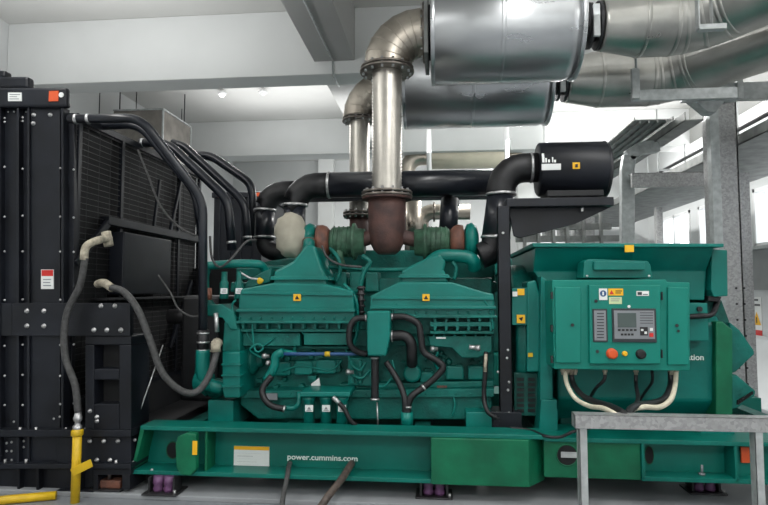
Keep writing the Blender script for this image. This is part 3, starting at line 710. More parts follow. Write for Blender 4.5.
# lower fuel components left: oblique cooler pipe etc
g=MB(); g.T([(284,352,4.5),(276,356,4.5),(274,368,4.5),(266,380,4.5)],4.5,12,4); g.T([(282,352,4.5),(296,354,4.5)],3,10,1); ep('pump_outlet', g, GREEN,0)
g=MB(); g.T([(286,408,4.45),(294,408,4.45),(299,403,4.45),(299,393,4.5)],2.6,10,5); ep('return_pipe', g, GREEN,0)
lab(ep('data_plate', MB().R(266,393.5,277,400,4.56,4.585), GREY,0),'small grey data plate')
lab(ep('data_plate', MB().ext([(311,384),(319,378),(320,386),(312,390)],4.64,4.66), WHITE,0),'small white tilted plate')
lab(ep('part_label', MB().R(436,337,446,338.8,4.55,4.56), WHITE,0),'thin white label')
lab(ep('nameplate', MB().R(437,385.5,447,389,4.655,4.665), RUST2,0),'copper coloured nameplate')
for px in (309,326,342):
    c=P(px,424,4.42); f=ep('oil_filter', MB().lathe((c.x,4.42,c.z-.0),(0,0,1),[(0,.036),(.006,.042),(.175,.042),(.185,.05),(.21,.05),(.215,.03)],20), GREEN,0)
    q=P(px,408.5,4.37); build('filter_label', MB().box(q.x-.03,q.x+.03,4.372,4.382,q.z-.024,q.z+.024), WHITE, f)
    build('label_print', MB().add([(q.x-.014,4.3705,q.z-.008),(q.x+.014,4.3705,q.z-.008),(q.x,4.3705,q.z+.015)],[(0,1,2)]).box(q.x-.02,q.x+.02,4.37,4.372,q.z-.018,q.z-.013), GREY, f)
g=MB(); g.ext([(300,392),(350,392),(350,397),(300,397)],4.35,4.65); ep('filter_head', g, GREEN,.008)
# fuel filter small silver hose
g=MB(); g.T([(333,397,4.33),(340,404,4.33)],2.3,10,1); ep('drain_fitting', g, CHROME,0)
g=MB(); g.T([(339,403,4.33),(345,410,4.33),(350,420,4.33),(356,425,4.35)],2.4,10); ep('drain_hose', g, RUBBER,0)
lab(ep('blue_pipe', MB().T([(284,354,4.46),(320,354,4.46),(366,354,4.5)],1.8,12,2), BLUE,0),'blue pipe running along the block')
lab(ep('yellow_band', MB().T([(325,354,4.46),(330,354,4.46)],2.6,12,1), YEL,0),'yellow band on the blue pipe')
# black hoses
def hose(pp,r,cl=()):
    o=ep('rubber_hose', MB().T(pp,r,14,6), RUBBER,0)
    for a in cl:
        p=P(*pp[a]); q=P(*pp[a+1]) if a+1<len(pp) else P(*pp[a-1]); d=(q-p).normalized()
        build('hose_clamp', MB().lathe(p,d,[(0,r*pp[0][2]/F*1.12),(.014,r*pp[0][2]/F*1.12)],16), CHROME, o)
hose([(367,318,4.45),(356,319,4.45),(350,328,4.45),(350,344,4.45),(358,352,4.48),(367,354,4.5)],3.2,[0])
hose([(391,317,4.45),(405,317,4.45),(418,324,4.45),(421,338,4.45),(424,352,4.45),(436,360,4.45),(443,367,4.45),(436,377,4.45),(424,387,4.45),(412,396,4.42),(408,406,4.42),(408,414,4.42)],3.3,[0,8,10])
hose([(391,336,4.48),(404,336,4.48),(411,343,4.48),(412,356,4.5),(412,364,4.56)],5.4,[0])
hose([(386,362,4.5),(394,374,4.48),(401,387,4.45),(405,400,4.42),(405,414,4.42)],3.0,[4])
hose([(375,357,4.45),(375,380,4.45),(375,400,4.45)],3.9,[0,2])
hose([(272,376,4.45),(263,388,4.42),(264,398,4.4),(272,406,4.4),(285,409,4.42)],3.2,[4])
hose([(486,352,4.5),(485,375,4.45),(484,398,4.45),(488,412,4.4),(497,418,4.4)],2.2,[])
ep('lead_connector', MB().T([(486,354,4.44),(485,372,4.42)],1.6,8,1), BEIGE,0)
lab(ep('sensor_plug', MB().T([(469,347,4.5),(476,348,4.5)],2.4,10,1).T([(476,348,4.5),(480,348,4.5)],3.0,8,1), CHROME,0),'silver sensor plug')
ep('hose_tee', MB().T([(407,412,4.42),(407,426,4.42)],6,16,1), GREEN,0)
ep('drain_rod', MB().T([(377,402,4.45),(378,426,4.4)],.9,6,1), CHROME,0)

# ---- turbochargers (two visible: mirror) inside engine
def turbo(side, px):
    # side +1: compressor left
    s=side; Y=4.95
    lbl='left turbocharger with a green compressor and brown turbine' if s>0 else 'right turbocharger with a brown turbine and green compressor'
    c=P(px,242,Y); t=thing('turbocharger',c-V(0,0,.12),lbl,'turbocharger')
    def at(d): return c+V(d*s,0,0)
    K=1.28
    build('compressor_housing', MB().lathe(at(-.13),(s,0,0),[(0,.07),(.02,.14),(.06,.165),(.10,.15),(.12,.1)],24), GREEN, t)
    build('compressor_scroll', MB().tube([at(-.07)+V(0,.0,-.1),at(-.07)+V(0,-.1,-.05),at(-.07)+V(0,-.12,.04),at(-.07)+V(0,-.06,.11),at(-.07)+V(0,.05,.11)],.05,12,5,rs=[.055,.05,.045,.04,.03]), GREEN, t)
    build('turbine_housing', MB().lathe(at(-.01),(s,0,0),[(0,.09),(.01,.145),(.05,.15),(.09,.135),(.12,.1)],24), RUST2, t)
    build('centre_housing', MB().lathe(at(.11),(s,0,0),[(0,.1),(.02,.125),(.1,.13),(.2,.13),(.21,.15),(.225,.15),(.23,.12),(.3,.11)],24), OLIVE, t)
    g=MB()
    for q in (.14,.18,.22,.26,.30): g.lathe(at(q),(s,0,0),[(0,.132),(.006,.138),(.012,.132)],24)
    g.lathe(at(.30),(s,0,0),[(0,.12),(.01,.16),(.03,.16),(.04,.12)],20)
    for q in range(6):
        a=math.pi*2*q/6; g.bolt(at(.31)+V(-.02*s,math.cos(a)*.11,math.sin(a)*.14),(-s,0,0),.012)
    g.tube([at(.2)+V(0,-.06,-.05),at(.2)+V(0,-.07,-.15),at(.22)+V(0,0,-.25)],.04,10,4)
    build('rib_ring', g, OLIVE, t)
turbo(1,318); turbo(-1,463)
# cloth wrapped inlet
g=MB(); random.seed(3); g.tube([P(290,223,4.9),P(291,232,4.85),P(292,243,4.85),P(296,252,4.9)],.1,20,4,rs=[.12,.13,.13,.085])
for v in g.v: v+=Vector((random.uniform(-.014,.014),random.uniform(-.014,.014),random.uniform(-.014,.014)))
single('lagging_wrap', g, CLOTH, 'beige crumpled cloth wrapped around the left turbocharger inlet','cloth wrap')

# ================================================================= EXHAUST
def rnd_flange(mb,c,ax,r,th=.02): mb.lathe(Vector(c)-Vector(ax)*th/2,ax,[(0,r*.98),(.003,r),(th-.003,r),(th,r*.98)],32)
def flange_bolts(parent,c,ax,r,n,m=CHROME,ln=.05,br=.01):
    ax=Vector(ax); u=ax.orthogonal().normalized(); w=ax.cross(u)
    g=MB()
    for k in range(n):
        q=2*math.pi*(k+.5)/n; p=Vector(c)+(u*math.cos(q)+w*math.sin(q))*r
        g.cyl(p-ax*ln/2,p+ax*ln/2,br,n=6)
    return build('flange_bolt', g, m, parent)
def exhaust(Y,pxc,ytop,yflt,yflb,ybot,r_px,relb_px,pxm,ycen,which,fl):
    """vertical riser at pxc with elbow to the right"""
    k=Y/F; zf1=P(pxc,yflt,Y).z; zf2=P(pxc,yflb,Y).z; x=P(pxc,150,Y).x
    zc=P(pxm,ycen,Y).z; xm=P(pxm,ycen,Y).x; r=r_px*k; re=relb_px*k
    t=thing('exhaust_riser',(x,Y,zf2),which+' silver corrugated exhaust riser with an elbow into its silencer','exhaust pipe')
    n=int((zf1-zf2)/.014); prof=[]
    for i in range(n+1):
        tt=(zf1-zf2)*i/n; e=1+.06*math.cos(math.pi*min(1,i/n*1)*2)*0
        prof.append((tt, r*(1.0 if i%2 else .93)))
    build('bellows', MB().lathe((x,Y,zf2),(0,0,1),prof,32), FLEX, t)
    g=MB(); rnd_flange(g,(x,Y,zf1),(0,0,1),fl*k); rnd_flange(g,(x,Y,zf1+.03),(0,0,1),fl*k*.97); build('flange', g, FLANGE, t)
    flange_bolts(t,(x,Y,zf1+.015),(0,0,1),fl*k*.86,14,CHROME,.09,.013)
    g=MB(); rnd_flange(g,(x,Y,zf2),(0,0,1),fl*k*.92); rnd_flange(g,(x,Y,zf2-.03),(0,0,1),fl*k*.92); build('flange', g, FLANGE, t)
    flange_bolts(t,(x,Y,zf2-.015),(0,0,1),fl*k*.8,14,CHROME,.09,.013)
    # elbow in segments
    R=min(zc-zf1-.03, xm-x); R=max(R,re*1.05)
    g=MB(); g.bend((x,Y,zf1+.03),(x,Y,zc),(xm,Y,zc),re,R*.98,28,6); build('elbow', g, ELBOW, t)
    g=MB()
    for q in range(1,6):
        a=math.pi/2*q/6; cpos=V(x+R-R*math.cos(a),Y,zc-R+R*math.sin(a)); d=V(math.sin(a),0,math.cos(a))
        g.lathe(cpos-d*.004,d,[(0,re*1.0),(.004,re*1.025),(.008,re*1.0)],28)
    build('elbow_seam', g, ELBOW, t)
    g=MB(); rnd_flange(g,(xm,Y,zc),(1,0,0),re*1.25); build('end_flange', g, FLANGE, t); flange_bolts(t,(xm,Y,zc),(1,0,0),re*1.13,16)
    return t,x,zf2,xm,zc
YA,YB=4.95,6.15
tA,xA,zA,xmA,zcA=exhaust(YA,387,70,72,193,250,15.5,24,424,33,'nearest',28)
tB,xB,zB,xmB,zcB=exhaust(YB,359.5,118,121,213,250,10.5,17,404,86,'rear',18)
# rusty outlets
def outlet(x,Y,z,r,lbl,drop):
    t=thing('exhaust_outlet',(x,Y,z-drop),lbl,'exhaust pipe')
    g=MB(); g.lathe((x,Y,z-.03),(0,0,-1),[(0,r*1.04),(.12,r*1.06),(drop*.6,r*1.04),(drop*.8,r*.95),(drop*.93,r*.75),(drop,r*.5)],32); build('elbow_casting', g, RUST, t)
    g=MB(); rnd_flange(g,(x,Y,z-.05),(0,0,1),r*1.38,.022); build('flange', g, RUST, t)
    g=MB()
    for s in (-1,1): g.tube([V(x+s*r*.5,Y,z-drop*.72),V(x+s*r*1.3,Y,z-drop*.8),V(x+s*r*1.9,Y,z-drop*.82)],r*.4,16,4)
    build('branch', g, RUST, t)
outlet(xA,YA,zA,.155,'rusty brown exhaust outlet below the nearest silver riser',.5)
outlet(xB,YB,zB,.10,'rusty brown exhaust outlet below the rear silver riser',.35)
# mufflers
def muffler(Y,x0px,x1px,ycen,ybot,which):
    a=P(x0px,ycen,Y); zc=a.z; x1=P(x1px,ycen,Y).x; r=abs(P(x0px,ybot,Y).z-zc)
    t=thing('silencer',(a.x,Y,zc-r),which,'silencer')
    L=x1-a.x
    build('shell', MB().lathe((a.x,Y,zc),(1,0,0),[(0,r*.96),(.006,r),(L*.62,r),(L-.12,r),(L-.02,r*.93),(L,r*.80)],64), STEEL, t)
    g=MB()
    for q in (.0,.46,.97): g.lathe((a.x+L*q-.0,Y,zc),(1,0,0),[(0,r*1.0),(.004,r*1.006),(.03,r*1.006),(.034,r*1.0)],64)
    build('seam_band', g, STEEL, t)
    return t,a.x,x1,zc,r
tM,mx0,mx1,mz,mr=muffler(YA,431,576,33,83,'nearest large polished steel silencer crossing the top of the scene')
build('inlet_flange', MB().box(mx0-.055,mx0-.02,YA-.26,YA+.26,mz-.28,mz+.3), GALVD, tM,.004)
build('inlet_neck', MB().cyl(V(mx0-.05,YA,mz),V(mx0+.01,YA,mz),.23,n=28), DKMETAL, tM)
tN,nx0,nx1,nz,nr=muffler(YB,404,549,86,128,'second polished steel silencer lower in view behind the nearest one')
# insulated ducts after silencers bending toward camera
def duct(Y,x0,z,r0,r1,xb,which,extra):
    t=thing('exhaust_duct',(xb,Y,z-r1),which,'duct')
    pts=[V(x0,Y,z),V(x0+.03,Y,z),V(x0+.32,Y,z),V(xb-.25,Y,z)]; rs=[r0,r0,r1,r1]
    R=.55
    for k in range(1,7):
        a=math.radians(extra)*k/6; pts.append(V(xb-.25+R*math.sin(a),Y-R*(1-math.cos(a)),z+.01*k)); rs.append(r1)
    a=math.radians(extra); e=pts[-1]; 
    for k in range(1,4): pts.append(e+V(math.cos(a),-math.sin(a),.03)*(1.15*k)); rs.append(r1)
    g=MB(); g.tube(pts,r1,40,1,True,rs); build('cladding', g, STEEL2, t)
    g=MB()
    for i in (2,3,4,6,8,9,10):
        d=(pts[min(i+1,len(pts)-1)]-pts[i-1]).normalized(); g.lathe(pts[i]-d*.015,d,[(0,rs[i]),(.003,rs[i]*1.012),(.03,rs[i]*1.012),(.033,rs[i])],40)
    build('seam_band', g, STEEL2, t)
    g=MB(); rnd_flange(g,(x0-.02,Y,z),(1,0,0),r0*.95,.03); rnd_flange(g,(x0-.09,Y,z),(1,0,0),r0*.9,.03); build('flange', g, DKMETAL, t)
    build('neck', MB().cyl(V(x0-.16,Y,z),V(x0,Y,z),r0*.62,n=24), DKMETAL, t)
    build('flange_strap', MB().box(x0-.1,x0-.05,Y-r0*.95,Y-r0*.8,z-r0*.8,z+.1), GALVL, t)
    return t
duct(YA,P(600,33,YA).x,mz,.21,.27,P(700,33,YA).x,'nearest steel clad exhaust duct bending forward at the top right',52)
duct(YB,P(566,86,YB).x,nz,.235,.29,P(672,86,YB).x,'rear steel clad exhaust duct behind and below the nearest duct',52)
# hanger frame under duct
c=P(612,80,5.6)

# ================================================================= AIR INTAKE
t=thing('air_intake_pipe', P(297,235,4.75),'nearest thick black intake pipe running right from its elbow above the engine','pipe')
YI=5.25; zi=P(400,184,YI).z; xv=P(295,200,YI).x; zdn=P(295,232,YI).z; xr=P(505,184,YI).x; ri=13.2*YI/F
rv=11*YI/F
build('pipe_run', MB().cyl((P(329,184,YI).x,YI,zi),(xr,YI,zi),ri,n=28), BLKPIPE, t)
build('rubber_elbow', MB().bend((xv,YI,P(295,205,YI).z),(xv,YI,zi),(P(330,184,YI).x,YI,zi),ri*.98,.2,28,5), RUBBER, t)
build('down_pipe', MB().cyl((xv,YI,zdn),(xv,YI,P(295,207,YI).z),rv,n=24), BLKPIPE, t)
g=MB(); xk=P(328,184,YI).x; g.lathe((xk,YI,zi),(1,0,0),[(0,ri*1.0),(.003,ri*1.05),(.022,ri*1.05),(.025,ri)],28); g.lathe((xv,YI,P(295,204,YI).z),(0,0,-1),[(0,ri*.98),(.003,ri*1.03),(.022,ri*1.03),(.025,ri)],28)
build('hose_clamp', g, CHROME, t)
t=thing('air_intake_pipe', P(262,245,5.9),'rear black intake pipe whose elbow drops left of the nearest one','pipe')
YJ=5.9; zj=P(400,190,YJ).z; xj=P(265,200,YJ).x; rj=11*YJ/F
build('pipe_run', MB().cyl((P(300,190,YJ).x,YJ,zj),(P(505,190,YJ).x,YJ,zj),rj,n=28), BLKPIPE, t)
build('rubber_elbow', MB().bend((xj,YJ,P(265,208,YJ).z),(xj,YJ,zj),(P(300,190,YJ).x,YJ,zj),rj*1.02,.2,28,5), RUBBER, t)
build('down_pipe', MB().cyl((xj,YJ,P(265,240,YJ).z),(xj,YJ,P(265,208,YJ).z),rj*.9,n=24), BLKPIPE, t)
g=MB(); g.lathe((xj,YJ,P(265,209,YJ).z),(0,0,-1),[(0,rj),(.003,rj*1.05),(.022,rj*1.05),(.025,rj)],28); g.lathe((xj,YJ,P(265,236,YJ).z),(0,0,-1),[(0,rj*.9),(.003,rj),(.022,rj),(.025,rj*.9)],28)
build('hose_clamp', g, CHROME, t)
build('lower_elbow', MB().bend((xj,YJ,P(265,240,YJ).z),(xj,YJ,P(265,252,YJ).z),(xj+.3,YJ,P(265,252,YJ).z),rj*.85,.12,20,5), RUBBER, t)
# near air filter with elbow
YC=4.85
t=thing('air_filter', P(570,196,YC),'black cylindrical air filter canister with stickers on a bracket above the alternator','air filter')
a=P(537,170,YC); b=P(604,170,YC); rf=26.5*YC/F; L=b.x-a.x
build('canister', MB().lathe((a.x,YC,a.z),(1,0,0),[(0,rf*.55),(.0,rf*.93),(.012,rf),(L*.97,rf),(L*.985,rf*1.02),(L,rf*1.0),(L+.005,rf*.85)],48), BLACK, t)
build('end_band', MB().lathe((b.x-.01,YC,b.z),(1,0,0),[(0,rf),(.004,rf*1.025),(.02,rf*1.025),(.024,rf)],48), DKMETAL, t)
build('saddle', MB().box(a.x+.05,b.x-.05,YC-.16,YC+.16,P(570,196,YC-.16).z,a.z-rf*.9), BLACK2, t,.004)
yf=YC-rf-.002
def curved(name,px0,py0,px1,py1,m,off=0.0):
    q0=P(px0,py0,YC-rf); q1=P(px1,py1,YC-rf); g=MB(); n=6; vs=[]
    for i in range(n+1):
        z=q0.z+(q1.z-q0.z)*i/n; dz=z-a.z; y=YC-math.sqrt(max(0,rf*rf-dz*dz))-.003-off
        vs+= [(q0.x,y,z),(q1.x,y,z)]
    g.add(vs,[(2*i,2*i+1,2*i+3,2*i+2) for i in range(n)],True)
    return build(name,g,m,t)
curved('yellow_sticker',572.5,162.5,580,168.8,YST)
s_=curved('sticker_symbol',575,164.2,577.8,167.4,INK,.002)
curved('white_sticker',541.5,164,561,169.8,WHITE)
for x0,y0,x1,y1 in ((542,153,544.6,162.5),(545.2,158,547,162.5),(548,159.5,550,162.5),(552,157,553.4,162.5),(554,159.8,556,162.5)): curved('sticker_mark',x0,y0,x1,y1,WHITE)
# inlet elbow
t=thing('air_intake_elbow', P(496,245,YC),'fat black rubber elbow curving from the air filter down to the engine','pipe')
xe_=P(499,220,YC).x; ze=P(520,168,YC).z; re_=14.5*YC/F
build('elbow', MB().bend((xe_+.02,YC,P(499,196,YC).z),(xe_+.02,YC,ze),(a.x+.0,YC,ze),re_,.19,28,5), RUBBER, t)
build('down_pipe', MB().tube([(xe_+.02,YC,P(499,196,YC).z),(xe_-.03,YC,P(494,238,YC).z)],re_*.95,28,1), BLKPIPE, t)
build('lower_elbow', MB().tube([V(xe_-.03,YC,P(494,238,YC).z),V(xe_-.06,YC,P(494,250,YC).z),V(xe_-.16,YC,P(494,256,YC).z)],re_*.9,24,5), RUBBER, t)
g=MB()
g.lathe((xe_+.02,YC,P(499,193,YC).z),(0,0,-1),[(0,re_),(.003,re_*1.05),(.02,re_*1.05),(.023,re_)],28)
g.lathe((a.x-.06,YC,ze),(1,0,0),[(0,re_),(.003,re_*1.05),(.02,re_*1.05),(.023,re_)],28)
g.lathe((xe_-.028,YC,P(494,236,YC).z),(-.05,0,-1),[(0,re_*.95),(.003,re_*1.02),(.02,re_*1.02),(.023,re_)],28)
build('hose_clamp', g, CHROME, t)
# crossover black pipe from right turbo up
t=thing('breather_pipe', P(448,230,5.1),'short black pipe rising from the right turbocharger to the intake pipes','pipe')
build('pipe_run', MB().cyl(P(448,232,5.3),P(450,200,5.4),.085,n=20), BLKPIPE, t)
build('hose_clamp', MB().lathe(P(450,206,5.4),(0,0,1),[(0,.088),(.02,.088)],20), CHROME, t)
# filter bracket
t=thing('filter_bracket', V(P(506,425,4.5).x,4.6,zt),'tall black steel bracket standing on the skid and carrying the air filter','bracket')
zq=P(560,196,4.55).z
g=MB(); g.box(P(506,200,4.55).x,P(612,200,4.55).x,4.5,5.7,P(560,206,4.5).z,P(560,197.5,4.5).z); build('top_plate', g, BLACK, t,.005)
g=MB(); g.ext([(508,207),(611,207),(575,224),(520,238),(514,236)],4.6,4.63); build('gusset', g, BLACK, t,.003)
g=MB(); g.ext([(508,207),(611,207),(575,224),(520,238),(514,236)],5.5,5.53); build('gusset', g, BLACK2, t,.003)
g=MB(); g.R(498,206,513,429,4.48,4.53); g.R(509,206,513,429,4.48,4.75); g.R(498,206,501,429,4.48,4.6); build('upright', g, BLACK, t,.004)
g=MB(); g.R(490,412,522,430,4.47,4.7); g.R(493,418,500,429,4.45,4.48); build('foot', g, BLACK, t,.004)
g=MB()
for px,py in ((503,233),(508,350),(509,382),(498,372),(509,413),(497,413),(508,390),(507,358)):
    c=P(px,py,4.48); g.bolt((c.x,4.48,c.z),(0,-1,0),.011)
build('bracket_bolt', g, CHROME, t)
c=P(581,208,4.6); build('hook', MB().cyl(c,c+V(0,-.04,0),.008,n=8).box(c.x-.008,c.x+.008,c.y-.04,c.y-.03,c.z-.03,c.z+.01), CHROME, t)

# ================================================================= ALTERNATOR
alt=thing('alternator',(1.6,5.2,zt),'green alternator with a wide terminal hood at the right end of the skid','alternator')
def ap(name,g,m=GREEN,b=.008,lb=None):
    o=build(name,g,m,alt,b)
    if lb: lab(o,lb)
    return o
ap('hood_lid', MB().ext([(532,243),(724,243.5),(724,247),(533,247)],4.38,6.0), GREEN,.004)
xa=P(535,260,4.45).x; xb2=P(713,260,4.45).x
zh0=P(620,247,4.42).z; zh1=P(620,271,4.55).z; zh2=P(620,300,4.55).z
pr=[(4.42,zh0),(4.56,zh1),(4.56,zh2),(5.9,zh2),(5.9,zh0)]
g=MB(); x0=xa; x1=xb2
fr=[(x0,4.42,zh0),(x0+.005,4.56,zh1),(x0+.16,4.56,zh2),(x1-.02,4.56,zh2),(x1,4.56,zh1),(x1,4.42,zh0)]
g.add(fr+[(x0,5.9,zh0),(x0+.005,5.9,zh1),(x0+.16,5.9,zh2),(x1-.02,5.9,zh2),(x1,5.9,zh1),(x1,5.9,zh0)],
  [(0,5,4,1),(1,4,3,2),(6,7,10,11),(7,8,9,10),(0,1,7,6),(1,2,8,7),(5,11,10,4),(4,10,9,3),(2,3,9,8),(0,6,11,5)])
ap('terminal_hood', g, GREEN,.008)
ap('cable_entry', MB().ext([(712,249),(727.5,250),(728,296),(714,297),(711,290)],4.5,5.7), GREEN,.006)
ap('entry_grommet', MB().ext([(709,296),(722,297),(719,302),(708,301)],4.52,4.8), BLACK2,.004)
ap('mounting_flap', MB().ext([(583,278),(584,262),(589,259),(648,261),(651,266),(652,278)],4.3,4.5).ext([(594,261),(645,262),(645,270),(594,270)],4.26,4.4), GREEN,.005)
g=MB(); 
for px,py in ((587,276),(649,276)): c=P(px,py,4.3); g.bolt((c.x,4.3,c.z),(0,-1,0),.01)
ap('flap_bolt', g, CHROME,0)
ap('hood_sticker', MB().R(625,245,634,252,4.36,4.375), YST,0,'yellow warning sticker on the hood edge')
# stator body, chamfered
zb0=P(620,438,4.6).z; za=P(620,296,4.6).z
cy,cz=5.2,(P(620,365,4.6).z)
H=.5
def oct_(x0,x1,ry,zt_,zb_,ch):
    return [(cy-ry,zb_+ch),(cy-ry,zt_-ch),(cy-ry+ch,zt_),(cy+ry-ch,zt_),(cy+ry,zt_-ch),(cy+ry,zb_+ch),(cy+ry-ch,zb_),(cy-ry+ch,zb_)]
xs0=P(557,350,4.55).x; xs1=P(722,350,4.55).x
g=MB(); g.extX(oct_(0,0,.66,zh2+.02,zt-.02,.2),xs0,xs1); ap('stator_housing', g, GREEN,.02)
g=MB(); g.ext([(716,322),(722,321),(733,330),(733,438),(716,438)],4.48,5.9); ap('end_bracket', g, GREEN_Y,.01)
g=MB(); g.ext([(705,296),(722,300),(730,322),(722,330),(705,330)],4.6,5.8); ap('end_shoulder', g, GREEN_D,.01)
g=MB(); g.ext([(730,322),(740,330),(754,350),(755,354),(736,372),(730,374)],4.55,5.8); ap('upper_air_outlet', g, GREEN2,.01)
g=MB(); g.ext([(730,374),(737,375),(756,391),(755,396),(738,408),(730,410)],4.5,5.8); ap('lower_air_outlet', g, GREEN2,.01)
g=MB()
for k in range(8): g.ext([(738+k*2,405-k*1.4),(739.4+k*2,404-k*1.4),(739.4+k*2,400-k*1.2),(738+k*2,401-k*1.2)],4.48,4.52)
ap('outlet_grille', g, DARK,0)
ap('terminal_box', MB().R(683,303,709,341,4.42,4.6), GREEN,.006)
c=P(699,309,4.42); ap('box_knob', MB().cyl((c.x,4.42,c.z),(c.x,4.40,c.z),.018,n=12), INK,0)
# left: flywheel housing and vent
g=MB(); g.lathe((P(514,345,4.7).x,5.2,P(530,345,4.6).z),(1,0,0),[(0,.62),(.02,.64),(.24,.64),(.26,.60),(.42,.58)],48); ap('flywheel_housing', g, GREEN2,0)
g=MB(); g.ext([(527,282),(536,280),(541,300),(541,372),(527,372)],4.5,4.8); ap('adapter_plate', g, GREEN,.01)
g=MB()
for j in range(2):
    for k in range(7): g.R(517+j*11,378+k*5.2,524+j*11,381+k*5.2,4.545,4.62)
ap('vent_grille', g, DARK,0)
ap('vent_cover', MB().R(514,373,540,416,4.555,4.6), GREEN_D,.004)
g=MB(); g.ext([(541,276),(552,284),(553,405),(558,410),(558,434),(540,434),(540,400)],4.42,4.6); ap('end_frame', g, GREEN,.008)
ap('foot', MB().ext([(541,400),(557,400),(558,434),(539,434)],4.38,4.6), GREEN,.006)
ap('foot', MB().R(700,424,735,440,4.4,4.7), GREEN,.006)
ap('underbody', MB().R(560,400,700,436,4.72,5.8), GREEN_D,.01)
for px,py,w,h,m in ((521,292,3.5,3.2,YST),(515,294,2.5,2.4,WHITE),(521,319,4.2,4.2,YST),(530.5,355,2.4,2,YEL)):
    o=ap('warning_sticker', MB().R(px-w,py-h,px+w,py+h,4.488,4.5), m,0)
    if m is YST and py>300: build('sticker_symbol', MB().ext([(px-2.2,py-1),(px+2,py-2),(px+1,py+2),(px-.5,py+1)],4.486,4.488), INK, o)
ap('sticker_backing', MB().ext([(512,288),(527,288),(527,325),(512,325)],4.502,4.6), GREEN,.003)
c=P(704,360,4.535); text('maker_lettering','Generation',.06,(c.x,4.532,c.z),TEXTW,alt,align='RIGHT',bold=.001)
# bracket black arm right
ap('cable_gland', MB().T([(684,317,4.38),(700,316,4.38),(712,314,4.5),(718,300,4.6)],2.6,10), RUBBER,0,'black cable in a gland')

# ================================================================= CONTROL CABINET
cab=thing('control_cabinet',(P(620,371,4.2).x,4.3,P(620,371,4.2).z),'green control cabinet with a display panel mounted on the alternator side','cabinet')
YP=4.12
def cp(name,g,m=CAB,b=.004,parent=None,lb=None):
    o=build(name,g,m,parent or cab,b)
    if lb: lab(o,lb)
    return o
cp('enclosure', MB().ext([(552,280),(666,279.5),(667,282),(690,282.5),(690,371),(554,369)],YP+.02,4.46),b=.006)
d=cp('door', MB().ext([(555,287),(581,287),(581,363),(556,363)],YP,YP+.03),b=.006,lb='left plain door')
cp('lock', MB().cyl(P(572.5,325,YP),P(572.5,325,YP-.012),.011,n=12),INK,0,d)
d=cp('door', MB().ext([(589,285),(661,285),(661,364),(590,364)],YP-.015,YP+.03),b=.006,lb='middle door carrying the display and buttons')
e=cp('door', MB().ext([(668,287),(688.5,287.5),(688.5,365),(668,365)],YP,YP+.03),b=.006,lb='right plain door')
cp('lock', MB().cyl(P(677,325.5,YP),P(677,325.5,YP-.012),.011,n=12).cyl(P(678.5,331,YP),P(678.5,331,YP-.012),.009,n=12),INK,0,e)
g=MB()
for py in (292,325,356): g.R(551,py,553,py+7,YP+.005,YP+.03)
for py in (292,350): g.R(661.5,py,663,py+8,YP-.02,YP+.02)
cp('hinge', g, INK, 0)
YD=YP-.015
cp('lock', MB().cyl(P(596,301,YD),P(596,301,YD-.012),.011,n=12).cyl(P(597.5,351.5,YD),P(597.5,351.5,YD-.012),.011,n=12),INK,0,d)
o=cp('alarm_panel', MB().R(592.5,309,608,342,YD-.008,YD),DGREY,.002)
cp('panel_face', MB().R(594,310.5,606.5,340.5,YD-.011,YD-.008),GREY,0,o)
g=MB()
for k in range(9): g.R(597,313+k*3,604,314+k*3,YD-.013,YD-.011)
cp('indicator_print', g, DGREY,0,o)
o=cp('display_unit', MB().R(612,308.5,657,342.5,YD-.012,YD),DGREY,.003)
cp('panel_face', MB().R(614,310.5,655,339,YD-.016,YD-.012),GREY,0,o)
cp('screen', MB().R(617.5,313,636.5,327.5,YD-.018,YD-.016),SCREEN,0,o)
g=MB()
for k in range(5): g.R(618+k*4,329,620.6+k*4,331,YD-.02,YD-.016)
for k in range(4): g.R(621+k*3.4,333.5,623.4+k*3.4,335.5,YD-.02,YD-.016)
g.R(640,327,648,335.5,YD-.019,YD-.016)
for k in range(5): g.R(640,312.5+k*2.6,653,313.1+k*2.6,YD-.0175,YD-.016)
cp('key', g, INK,0,o)
cp('key', MB().R(641,329,643.5,331,YD-.021,YD-.019).R(644.5,331.5,647,334,YD-.021,YD-.019).R(650,328,653,331,YD-.02,YD-.016),WHITE,0,o)
cp('stop_key', MB().R(649.5,333,653.5,337,YD-.02,YD-.016),RED,0,o,'red stop key')
def knob(name,px,py,r,m,h,lb):
    c=P(px,py,YD); o=cp(name, MB().lathe((c.x,YD,c.z),(0,-1,0),[(0,r*1.1),(.004,r*1.1),(.006,r*.7),(h*.6,r*.7),(h*.62,r),(h*.9,r),(h,r*.7)],20), m,0,None,lb); return o
knob('stop_button',611.5,353.5,.033,ORANGE,.04,'orange-red mushroom stop button')
knob('indicator_lamp',624.5,353.5,.016,YST,.02,'small amber lamp')
knob('selector_switch',640.5,354,.03,INK,.03,'black selector switch')
o=cp('notice_sticker', MB().R(599,288.5,607.5,300,YD-.003,YD),WHITE,0)
c=P(603.2,293.5,YD-.004); cp('sticker_symbol', MB().lathe((c.x,YD-.003,c.z),(0,-1,0),[(0,.022),(.001,.022)],16),BLUE,0,o)
c=P(603.2,293.5,YD-.006); cp('sticker_detail', MB().box(c.x-.005,c.x+.005,YD-.0055,YD-.004,c.z-.012,c.z+.012),WHITE,0,o)
o=cp('warning_sticker', MB().R(608.3,288.5,623.3,295.5,YD-.003,YD),YST,0)
cp('sticker_symbol', MB().ext([(611.5,290),(614,294.3),(609.3,294.3)],YD-.004,YD-.003),RED,0,o)
cp('sticker_print', MB().R(615.5,290.5,622,291.5,YD-.004,YD-.003).R(615.5,292.5,621,293.4,YD-.004,YD-.003),INK,0,o)
o=cp('notice_sticker', MB().R(609,297,622,304,YD-.003,YD),PALE,0)
